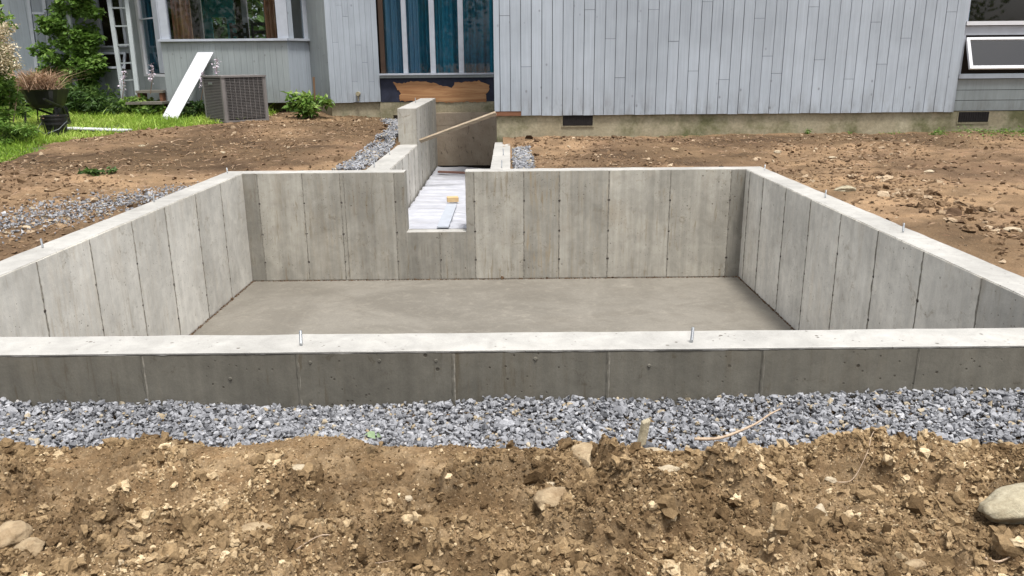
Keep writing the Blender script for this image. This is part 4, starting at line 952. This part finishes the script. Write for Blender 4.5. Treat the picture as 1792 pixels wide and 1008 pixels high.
g = at(320, 195, Y=13.7); plant('shade_plant', 'low green plants between the white board and the cooling unit', 'plant', (g.x+.12, 13.75, .22), (.35, .2, .14), 500, 14, .07, M_LEAF)
g = at(270, 175, Y=14.1); plant('shade_plant', 'yellow green leafy clump left of the leaning white board', 'plant', (g.x-.1, 13.9, .24), (.45, .25, .16), 600, 16, .10, M_LEAFY)
g = at(230, 185, Y=14.1); plant('shade_plant', 'low dark plants at the foot of the leaning ladder', 'plant', (g.x-.3, 14.0, .24), (.6, .25, .12), 600, 16, .08, M_LEAF)
g = at(170, 165, Y=14.3); plant('daylily', 'arching strap leaved clump below the vine', 'plant', (g.x-.2, 14.2, .25), (.6, .25, .24), 900, 20, .16, M_LEAF, aspect=6)
g = at(60, 150, Y=14.4); plant('shade_plant', 'dense green undergrowth behind the black wheelbarrow', 'plant', (g.x+.35, 14.4, .25), (1.0, .25, .36), 1800, 30, .10, M_LEAFY)
def spike(px, py0, py1, Y, lab):
    a, b = at(px, py0, Y=Y), at(px+3, py1, Y=Y); t = thing('hosta_flower', lab, 'flower', (a.x, Y, a.z), 'lilac hosta flower stalks'); m = MB(); m.tube([a, (a+b)/2+Vector((.02, 0, 0)), b], [.006, .005, .004], 5); m.build('stem', M_DRY, t)
    n = 60; tt = rng.uniform(.45, 1, n)[:, None]; P = np.array(a)*(1-tt)+np.array(b)*tt+rng.normal(0, .02, (n, 3)); leafquads('blossom', P, rng.uniform(.03, .05, n), M_LILAC, t, 1.6)
spike(213, 180, 125, 13.9, 'lilac flower stalk in front of the leaning ladder foot'); spike(263, 165, 112, 13.9, 'lilac flower stalk in front of the teal curtain')
spike(376, 160, 103, 13.7, 'lilac flower stalk just above the cooling unit'); spike(352, 175, 126, 13.6, 'lilac flower stalk beside the leaning white board')
# climbing vine on the wall
vt = thing('climbing_vine', 'tall dense green vine climbing a grey post on the house wall', 'vine', (at(125, 150, Y=14.4).x, 14.4, .25))
Ps, Ts = [], []
for px, py, rx_, rz_, n in [(125, 10, .5, .32, 1500), (105, 45, .42, .25, 900), (145, 60, .42, .3, 1300), (125, 95, .55, .3, 1500), (155, 110, .35, .3, 900), (140, 135, .35, .22, 700), (90, 115, .35, .28, 700), (125, -60, .6, .5, 1500)]:
    c = at(px, py, Y=14.45); P, tn = clump_pts(n, (c.x, 14.42, c.z), (rx_, .26, rz_), 12); Ps.append(P); Ts.append(tn)
P = np.concatenate(Ps); leafquads('foliage', P, rng.uniform(.05, .12, len(P)), M_LEAFY, vt, 1.6, tone=np.clip(np.concatenate(Ts)*.75, 0, 1))
m = MB(); a = at(133, 162, Y=14.32); b = at(118, 0, Y=14.32); d = (b-a); m.obox((a+b)/2+d*.25, d*.75, (.035, 0, 0), (0, .03, 0)); m.build('post', M_SIDD, vt)
# hydrangea at the far left
hy = thing('hydrangea', 'cream flowering hydrangea bush cut off by the left picture edge', 'bush', (at(-10, 230, Y=11.0).x, 11.0, .15))
Ps, Ts = [], []
for px, py, rx_, rz_, n in [(-30, 110, .42, .45, 2400), (0, 150, .25, .3, 1200), (-60, 180, .5, .4, 2200), (5, 190, .22, .18, 700), (-40, 20, .35, .4, 1200)]:
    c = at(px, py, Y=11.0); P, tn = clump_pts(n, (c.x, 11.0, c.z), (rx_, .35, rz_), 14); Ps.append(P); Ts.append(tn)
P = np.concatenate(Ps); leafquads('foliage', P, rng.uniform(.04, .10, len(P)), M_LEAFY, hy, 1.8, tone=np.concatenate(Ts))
m = MB(); c = hy.location
for k in range(9): m.tube([(c.x-.2+.05*k, 11, .1), (c.x-.5+.12*k, 11.0, .9)], [.012, .006], 5)
m.build('stem', M_BARK, hy)
for px, py in [(4, 62), (10, 80), (18, 92), (-4, 95), (24, 112), (6, 110), (-12, 60), (-2, 122), (8, 48)]:
    c = at(px, py, Y=10.75); n = 170; P = np.array(c)+rng.normal(0, 1, (n, 3))*np.array([.055, .05, .045]); o = leafquads('blossom', P, rng.uniform(.022, .04, n), M_CREAM, hy, 1.3)
wd = thing('tall_weeds', 'tangled green weeds at the left edge of the lawn beside the bucket', 'plant', (at(15, 235, Y=10.9).x, 10.9, .1))
P, tn = clump_pts(1700, (at(0, 225, Y=10.7).x, 10.7, .24), (.40, .3, .16), 22); P[:, 2] = np.maximum(P[:, 2], .06); leafquads('foliage', P, rng.uniform(.04, .09, len(P)), M_LEAFY, wd, 2.6, tone=tn)
# ------------------------------------------------------------------ garden things
# wheelbarrow heaped with dry weeds
c = at(76, 195, Y=12.3); wb = thing('wheelbarrow', 'black wheelbarrow heaped with dry brown weeds on the grass', 'wheelbarrow', (c.x, 12.3, Gf(c.x, 12.3)))
x0, x1 = at(45, 155, Y=12.3).x, at(112, 155, Y=12.3).x; zr = at(76, 156, Y=12.3).z; gz = Gf(c.x, 12.3); cx = (x0+x1)/2; hwid = (x1-x0)/2
m = MB(); n = 20; V = []; rings = [(1.0, .33, zr), (.96, .31, zr-.02), (.72, .24, zr-.22), (.55, .2, zr-.27), (.5, .18, zr-.25), (.68, .22, zr-.2), (.90, .29, zr-.01)]
for fx, fy, z in rings:
    for k in range(n):
        a = 6.283*k/n; ca, sa = math.cos(a), math.sin(a); V.append((cx+hwid*fx*math.copysign(abs(ca)**.6, ca), 12.3+fy*math.copysign(abs(sa)**.6, sa), z))
Fc = [(i*n+k, i*n+(k+1) % n, (i+1)*n+(k+1) % n, (i+1)*n+k) for i in range(len(rings)-1) for k in range(n)]+[tuple(range(4*n, 5*n))]
MB().add(V, Fc).build('tray', M_BLACK, wb, False)
for s_ in (-1, 1):
    MB().tube([(cx+.22*s_-.0, 12.1, zr-.25), (cx+.25*s_, 12.05, gz+.01), (cx+.25*s_, 12.4, gz+.01), (cx+.22*s_, 12.4, zr-.26)], .016, 7).build('leg', M_BLACK, wb)
    MB().tube([(cx+.07*s_, 12.62, gz+.17), (cx+.22*s_, 12.3, zr-.27), (cx+.3*s_, 11.7, zr-.12)], .017, 7).build('handle', M_BLACK, wb)
wh = MB(); n = 20; wh.tube([(cx-.045, 12.62, gz+.17), (cx-.03, 12.62, gz+.17), (cx+.03, 12.62, gz+.17), (cx+.045, 12.62, gz+.17)], [.12, .17, .17, .12], 20); wh.build('wheel', M_BLACK, wb)
n = 700; P = np.stack([rng.normal(cx-.1, hwid*.5, n), rng.normal(12.3, .13, n), zr-.03+np.abs(rng.normal(0, .05, n))], 1); o = grass_blades('dry_weeds', P, rng.uniform(.1, .3, n), M_DRY, 1.1, .006)
tag(o, 'dry pale brown weeds piled in the black wheelbarrow', 'dry weeds')
# black bucket
c = at(98, 226, Y=11.5); gz = Gf(c.x, 11.5); bk = thing('bucket', 'black ribbed plastic bucket standing on the grass', 'bucket', (c.x, 11.5, gz))
m = MB(); H = .30; R0, R1 = .135, .165; pts = [(0, 0, 0), (0, 0, .08), (0, 0, .16), (0, 0, .19), (0, 0, .195), (0, 0, .22), (0, 0, .225), (0, 0, .25), (0, 0, .255), (0, 0, H), (0, 0, H+.001), (0, 0, H-.06)]
rad = [R0, R0+.008, R0+.016, R0+.018, R1+.012, R1+.012, R1, R1, R1+.014, R1+.014, R1-.008, R1-.02]
m.tube([(c.x+.0001*i, 11.5, gz+p[2]) for i, p in enumerate(pts)], rad, 24)
V = [(c.x+0, 11.5, gz)]
def lathe(name, cx, cy, prof, mat, parent, n=24):
    V = [(cx+r_*math.cos(6.283*k/n), cy+r_*math.sin(6.283*k/n), z) for r_, z in prof for k in range(n)]
    Fc = [(i*n+k, i*n+(k+1) % n, (i+1)*n+(k+1) % n, (i+1)*n+k) for i in range(len(prof)-1) for k in range(n)]; Fc.append(tuple(range((len(prof)-1)*n, len(prof)*n)))
    return MB().add(V, Fc).build(name, mat, parent)
lathe('body', c.x, 11.5, [(R0, gz), (R0+.015, gz+.17), (R0+.015, gz+.172), (R1+.01, gz+.175), (R1+.01, gz+.2), (R1-.002, gz+.203), (R1, gz+.235), (R1+.012, gz+.238), (R1+.012, gz+.262), (R1, gz+.265), (R1+.002, gz+H-.02), (R1+.016, gz+H-.017), (R1+.016, gz+H), (R1-.004, gz+H), (R1-.01, gz+H-.05)], M_BLACK, bk)
n = 90; P = np.stack([rng.normal(c.x, .07, n), rng.normal(11.5, .07, n), gz+H-.05+np.abs(rng.normal(0, .015, n))], 1); o = leafquads('dead_leaves', P, rng.uniform(.03, .06, n), M_DRY); tag(o, 'dead brown leaves filling the black bucket', 'leaves')
MB().tube([(c.x-R1-.01, 11.5, gz+.22), (c.x-R1*.9, 11.3, gz+.12), (c.x, 11.22, gz+.06), (c.x+R1*.9, 11.3, gz+.12), (c.x+R1+.01, 11.5, gz+.22)], .004, 6).build('handle', M_GALV, bk)
a = ground_at(117, 230); b = ground_at(224, 234); plank('plank', (a.x, a.y, a.z+.05), (b.x, b.y, b.z+.05), .2, .02, M_WHITE, 'white plank lying flat on the grass beside the bucket', 'plank')
# leaning white board
b0 = at(296, 209, Y=13.45); b0.z = max(b0.z, Gf(b0.x, 13.45)); t0 = at(360, 92, Y=13.95)
dv = (t0-b0); side = Vector((1, -.0, 0)); m = MB(); nrm = dv.cross(side).normalized(); m.obox((b0+t0)/2, dv/2, side*.135, nrm*.011); o = m.build('white_board', M_WHITE)
tag(o, 'long white board leaning aslant against the grey bay wall', 'board')
# ladder
ld = thing('ladder', 'tall grey painted ladder leaning on the house between vine and bay', 'ladder', (at(228, 172, Y=13.95).x, 13.95, .25))
La, Lb = at(217, 174, Y=13.95), at(191, 0, Y=14.45); Ra, Rb = at(242, 172, Y=13.95), at(222, 0, Y=14.45); ext_ = 1.45
for a, b in ((La, Lb), (Ra, Rb)):
    e2 = a+(b-a)*ext_; MB().obox((a+e2)/2, (e2-a)/2, (.034, 0, 0), (0, .02, .006)).build('rail', M_SIDD, ld)
for py in (14, 46, 79, 111, 141, -25): 
    t_ = (174-py)/174; MB().obox((La+(Lb-La)*t_+Ra+(Rb-Ra)*t_)/2, ((Ra+(Rb-Ra)*t_)-(La+(Lb-La)*t_))/2*.8, (0, .02, 0), (0, 0, .012)).build('rung', M_SIDD, ld)
tl_ = thing('wooden_trellis', 'grey ladder shaped trellis standing against the far left wall', 'trellis', (at(70, 100, Y=14.6).x, 14.6, .3))
for a, b in ((at(66, 130, Y=14.6), at(50, 0, Y=14.6)), (at(92, 130, Y=14.6), at(77, 0, Y=14.6))): MB().obox((a+b)/2+(b-a)*.2, (b-a)*.7, (.03, 0, 0), (0, .02, 0)).build('rail', M_TRIM, tl_)
for py in (23, 52, 95): a, b = at(54+py*.12, py, Y=14.57), at(76+py*.12, py, Y=14.57); MB().obox((a+b)/2, (b-a)/2, (0, .015, 0), (0, 0, .018)).build('rung', M_TRIM, tl_)
# low step under the glazed facet
st = thing('wooden_step', 'low weathered wooden step below the glazed corner window', 'step', (at(268, 172, Y=14.1).x, 14.1, .2))
a, b = at(246, 160, Y=14.1), at(288, 160, Y=14.1)
MB().box(a.x, b.x+.05, 13.9, 14.2, a.z-.02, a.z+.02).build('tread', M_GREYW, st); MB().box(a.x-.1, b.x+.1, 13.7, 14.05, a.z-.2, a.z-.16).build('tread', M_GREYW, st)
MB().box(a.x+.02, a.x+.07, 13.92, 14.18, .1, a.z-.022).build('riser', M_ROT, st); MB().box(b.x-.02, b.x+.03, 13.92, 14.18, .1, a.z-.022).build('riser', M_ROT, st)
# outdoor cooling unit
ac = thing('air_conditioner', 'grey square outdoor cooling unit beside the bay wall', 'air conditioner', (at(413, 180, Y=13.15).x, 13.15, .16))
ax_, ay_ = ac.location.x, 13.15; z0, z1 = at(413, 213, Y=12.7).z-.01, at(413, 132, Y=12.9).z; s_ = .365; ang = math.radians(43)
ca, sa = math.cos(ang), math.sin(ang)
def acp(u, v): return (ax_+u*ca-v*sa, ay_+u*sa+v*ca)
def acbox(m, u0, u1, v0, v1, a, b):
    q = [acp(u0, v0), acp(u1, v0), acp(u1, v1), acp(u0, v1)]; m.add([(x, y, a) for x, y in q]+[(x, y, b) for x, y in q], BOXF); return m
# visible sides: v=-s (right-front) and u=-s (left-front)
acbox(MB(), -s_+.02, s_-.02, -s_+.02, s_-.02, z0+.03, z1-.03).build('cabinet', M_ACD, ac)
acbox(MB(), -s_-.01, s_+.01, -s_-.01, s_+.01, z1-.028, z1).build('lid', M_ACB, ac); acbox(MB(), -s_, s_, -s_, s_, z0, z0+.028).build('base_pan', M_ACB, ac)
for u, v in ((-1, -1), (1, -1), (-1, 1), (1, 1)): acbox(MB(), min(u*s_, u*(s_-.05)), max(u*s_, u*(s_-.05)), min(v*s_, v*(s_-.05)), max(v*s_, v*(s_-.05)), z0+.029, z1-.029).build('corner_post', M_ACB, ac)
nl = 26
for k in range(nl):
    z = z0+.06+(z1-z0-.12)*k/(nl-1)
    m = MB(); acbox(m, -s_, -s_+.018, -s_+.052, s_-.052, z-.008, z+.002); m.build('louvre', M_ACB, ac)
    m = MB(); acbox(m, -s_+.052, s_-.052, -s_+.003, -s_+.011, z-.003, z+.003); m.build('grille_wire', M_ACB, ac)
for k in range(9):
    u = -s_+.06+(2*s_-.12)*k/8; m = MB(); acbox(m, u-.003, u+.003, -s_+.0005, -s_+.0025, z0+.03, z1-.03); m.build('grille_wire', M_ACB, ac)
m = MB(); q0 = acp(-s_-.006, .02+.05); 
bc = Vector((*acp(-s_-.004, .05), z1-.12)); eu = Vector((-sa, ca, 0)); m.obox(bc, eu*.07, Vector((ca, sa, 0))*.004, (0, 0, .018)); o = m.build('badge', M_GALV, ac); bv = o.modifiers.new('b', 'BEVEL'); bv.width = .012; bv.segments = 3

# ------------------------------------------------------------------ individual stones and twigs in the near dirt
def rock(px, py, L, W, Hh, rz, label, mat=M_STONE, sink=.35, seed=0, ground=front_h, tilt=0, name='stone', cuts=7):
    g = ground_at(px, py); x, y = g.x, g.y
    z = Gf(x, y)+float(ground(np.array([x]), np.array([y]))[0]) if ground else g.z
    bm = bmesh.new(); bmesh.ops.create_icosphere(bm, subdivisions=4, radius=1); r = random.Random(seed+int(px)); o1, o2 = r.uniform(0, 50), r.uniform(0, 50)
    V = np.array([v.co[:] for v in bm.verts]); d = fbm(V[:, 0]*1.2+o1, V[:, 1]*1.2+V[:, 2]*1.4+o2, 4, seed); d2 = fbm(V[:, 2]*3+o2, V[:, 0]*3+V[:, 1]*2.5+o1, 4, seed+3, .6)
    # a few planar cuts give broken faces
    for _ in range(cuts):
        n_ = Vector((r.gauss(0, 1), r.gauss(0, 1), r.gauss(0, 1))).normalized(); n_ = np.array(n_); t_ = r.uniform(.62, .88); dd = V@n_-t_; V = V-np.where(dd > 0, dd*.85, 0)[:, None]*n_
    V = V*(1+.22*d+.10*d2)[:, None]*np.array([L/2, W/2, Hh/2])*1.12
    me = mesh_np(name, V, np.array([[v.index for v in f.verts] for f in bm.faces]), True); bm.free()
    o = link(name, me, mat); o.location = (x, y, z+Hh*(.5-sink)); o.rotation_euler = (tilt, 0, rz)
    return tag(o, label, 'stone', 'loose stones on the dirt')
rock(1800, 912, .30, .12, .080, .28, 'large smooth olive tan boulder cut off by the right picture edge', M_STONEG, .15, 2, tilt=.05, name='boulder', cuts=2)
rock(1030, 805, .085, .17, .075, .35, 'pointed pale sandy rock jutting up from the gravel edge', M_SANDY, .5, 3)
rock(1148, 784, .11, .07, .045, -.1, 'rounded tan stone at the gravel edge beside the twig', M_STONE, .3, 4)
rock(1434, 908, .036, .075, .028, -.12, 'upright rectangular pale stone in the right half of the dirt', M_STONE, .25, 5, tilt=.5)
rock(965, 850, .055, .026, .022, .25, 'oblong cream stone in the middle of the dirt', M_STONE, .3, 6)
rock(445, 932, .10, .08, .04, .2, 'broad pale flat topped stone left of centre near the picture foot', M_SANDY, .5, 7)
rock(975, 912, .12, .09, .065, .1, 'crusty sandy lump right of centre near the picture foot', M_SANDY, .45, 8)
rock(55, 972, .075, .06, .05, .4, 'round tan stone near the lower left corner', M_SANDY, .5, 9)
rock(1142, 858, .075, .06, .045, .2, 'round knobbly stone below the tan stone by the twig', M_STONEG, .4, 10)
rock(208, 1000, .05, .024, .02, .15, 'flat cream chip at the picture foot left of centre', M_STONE, .3, 11)
rock(381, 912, .035, .03, .025, .9, 'small cream pebble up left of the broad pale stone', M_STONE, .3, 12)
rock(715, 911, .03, .018, .016, .1, 'smooth oval cream pebble left of centre', M_STONE, .25, 13)
rock(742, 938, .026, .02, .018, 1.2, 'small pale round pebble below the oval cream pebble', M_STONE, .3, 14)
rock(1453, 846, .034, .022, .018, -.3, 'white chip at the end of the curly root', M_STONE, .25, 15)
rock(1627, 805, .09, .05, .035, -.5, 'wedge shaped tan stone above the boulder', M_SANDY, .45, 16)
rock(1168, 833, .07, .035, .02, .0, 'flat cream stone above the knobbly stone', M_STONE, .4, 17)
rock(275, 850, .022, .014, .012, .3, 'small white pebble in the upper left of the near dirt', M_STONE, .2, 18)
rock(1600, 1000, .06, .035, .03, .4, 'tan lump at the picture foot right of centre', M_SANDY, .4, 19)
rock(1680, 845, .10, .02, .02, .02, 'long thin pale stone lying left of the boulder', M_STONEG, .4, 20)
rock(520, 822, .06, .04, .03, .2, 'pale stone at left in the upper part of the near dirt', M_STONE, .45, 21)
rock(1470, 795, .05, .03, .025, .4, 'tan stone near the gravel edge right of the twig', M_SANDY, .4, 22)
0 and rock(250, 775, .13, .08, .05, .5, 'smooth ridged sandy mound at the left gravel edge', M_SANDY, .55, 23)
0 and rock(575, 760, .12, .08, .06, .1, 'crumbly earth lump at the gravel edge left of centre', M_SANDY, .5, 24)
rock(18, 950, .10, .09, .07, .8, 'rough tan clod at the lower left picture edge', M_SANDY, .5, 25)
def rockb(px, py, s_, label, seed, mat=M_STONE): return rock(px, py, s_*.85, s_*.5, s_*.3, random.uniform(-.5, .5), label, mat, .35, seed, back_h)
rockb(1625, 305, .12, 'long pale stone on the brown dirt right of the pit', 31); rockb(1478, 342, .22, 'flat tan stone beside the right wall top', 32, M_STONEG); rockb(1770, 408, .15, 'tan stone half buried at the right picture edge', 33)
rockb(1360, 271, .12, 'pale stone beyond the far right corner of the pit', 34); rockb(1456, 280, .1, 'whitish stone in the dirt between pit and house wing', 35); rockb(1180, 265, .13, 'pale lump of clay in front of the wing foundation', 36, M_SANDY)
rockb(240, 386, .1, 'pale stone on the dirt left of the left wall', 37); rockb(390, 274, .1, 'pale stone on the brown dirt behind the left corner', 38); rockb(250, 258, .12, 'brownish stone near the edge of the lawn', 39, M_STONEG); rockb(48, 403, .1, 'pale stone among the gravel scatter on the left', 40)
def twig(pts, r0, label, mat=M_BARK, name='twig', lift=.01, ground=front_h, top=None):
    P = []
    for k, (px, py) in enumerate(pts):
        g = ground_at(px, py); zz_ = Gf(g.x, g.y)+max(0, float(ground(np.array([g.x]), np.array([g.y]))[0]))+lift; P.append(Vector((g.x, g.y, zz_)))
    Q = []
    for i in range(len(P)-1):
        p0, p1, p2, p3 = P[max(i-1, 0)], P[i], P[i+1], P[min(i+2, len(P)-1)]
        for k in range(6):
            t = k/6; Q.append(.5*((2*p1)+(p2-p0)*t+(2*p0-5*p1+4*p2-p3)*t*t+(3*p1-p0-3*p2+p3)*t**3))
    Q.append(P[-1]); rad = [r0*(1-.55*i/len(Q))*random.uniform(.85, 1.15) for i in range(len(Q))]
    return tag(MB().tube(Q, rad, 7).build(name, mat, None, True), label, name)
twig([(1214, 789), (1255, 788), (1290, 776), (1320, 762), (1345, 745), (1364, 735)], .006, 'curved pale brown twig lying across the gravel edge', lift=.045)
twig([(1466, 849), (1492, 845), (1512, 835), (1518, 820), (1526, 810), (1518, 803)], .0018, 'thin curly pale root in the right of the near dirt', name='root')
twig([(520, 1003), (580, 998), (640, 992), (690, 996)], .002, 'thin pale root at the bottom left of centre', name='root')
twig([(1720, 1002), (1750, 998), (1792, 996)], .0035, 'straw coloured root at the bottom right corner', name='root')
twig([(908, 985), (918, 998), (930, 1008)], .002, 'short pale rootlet at the bottom centre', name='root')
g = at(1127, 772, Z=-.19); m = MB(); m.obox((g.x, g.y+.015, -.165), (.013, .006, .003), (-.003, .008, .002), (.008, .006, .042)); tag(m.build('wood_chip', M_STONEG), 'dark olive wood chip stuck upright in the gravel', 'wood chip')
lf = at(656, 775, Z=-.165); o = leafquads('leaf', np.array([[lf.x-.02, lf.y, -.125], [lf.x, lf.y+.01, -.127], [lf.x+.01, lf.y-.01, -.124]]), np.array([.045, .04, .03]), leafmat('pale_leaf', (.25, .36, .2), (.35, .45, .28), (.4, .5, .33)), None, 1.5); tag(o, 'small pale green leaf at the gravel edge left of centre', 'leaf')
# straw and rootlets on the backfill
n = 1500; x = np.where(rng.random(n) < .5, rng.uniform(.2, 7, n), rng.uniform(-6.5, -1.7, n)); y = rng.uniform(5, 12.8, n); k = ~((x > -3.2) & (x < 2.9) & (y < 8.6)) & (lawn(x, y) < .3) & ~((x > 0) & (y > 11)); x, y = x[k], y[k]; n = len(x)
R = rng.uniform(0, 6.283, n); L_ = rng.uniform(.03, .14, n); d = np.stack([np.cos(R), np.sin(R), rng.normal(.05, .15, n)], 1)*L_[:, None]; b0_ = np.stack([x, y, G(x, y)+back_h(x, y)+.015], 1); sd_ = np.stack([-np.sin(R), np.cos(R), 0*R], 1)*.0022
V = np.stack([b0_-sd_, b0_+sd_, b0_+d+sd_*.4+[0, 0, .003], b0_+d-sd_*.4+[0, 0, .003], b0_+d*.5+[0, 0, .008]], 1).reshape(-1, 3); i = np.arange(n)*5
tri = np.concatenate([np.stack([i, i+1, i+4], 1), np.stack([i+1, i+2, i+4], 1), np.stack([i+2, i+3, i+4], 1), np.stack([i+3, i, i+4], 1)])
stuff(link('straw', mesh_np('straw', V, tri, False, {'tone': np.repeat(rng.uniform(.5, 1, n), 5)}), M_DRY), 'pale straw and rootlets strewn over the backfill', 'straw')

# ------------------------------------------------------------------ trees behind the house and across the garden
def tree(x, y, h_, r_, n, leaf, label, seed, group='trees around the garden', low=.25):
    t = thing('tree', label, 'tree', (x, y, 0), group); rr = random.Random(seed); m = MB()
    m.tube([(x, y, -.3), (x+.1, y, h_*.3), (x-.1, y+.1, h_*.6), (x, y, h_*.9)], [.2, .16, .11, .04], 9)
    for k in range(9):
        a = rr.uniform(0, 6.28); z = h_*rr.uniform(.25, .7); m.tube([(x, y, z), (x+math.cos(a)*r_*.4, y+math.sin(a)*r_*.4, z+h_*.08), (x+math.cos(a)*r_*.8, y+math.sin(a)*r_*.8, z+h_*.18)], [.07, .045, .02], 6)
    m.build('trunk', M_TRUNK, t, True); P, tn = clump_pts(n, (x, y, h_*(.5+low/2)), (r_, r_, h_*(.5-low/2)*1.05), 55); leafquads('crown', P, rng.uniform(.6, 1.3, n)*leaf, M_TREE, t, 1.7, tone=tn)
tree(-13.2, 19, 8, 3.2, 9000, .26, 'dark green tree beyond the far left corner of the house', 1, low=-.1)
tree(-8.4, 22, 8, 3.4, 9000, .26, 'green tree seen through the bay window behind the house', 2, low=-.1)
for k, (x, y, h_, r_) in enumerate([(-30, -32, 9, 5), (-19, -36, 11, 6), (-8, -33, 9, 5.5), (3.5, -37, 11, 6), (15, -33, 10, 5.5), (27, -35, 10, 6)]):
    tree(x, y, h_, r_, 6500, .42, ['broad tree far behind the camera at the left', 'tall tree behind the camera left of centre', 'rounded tree behind the camera near the middle', 'tall tree behind the camera right of the middle', 'broad tree behind the camera at the right', 'tall tree at the far right behind the camera'][k], 10+k, low=-.05)
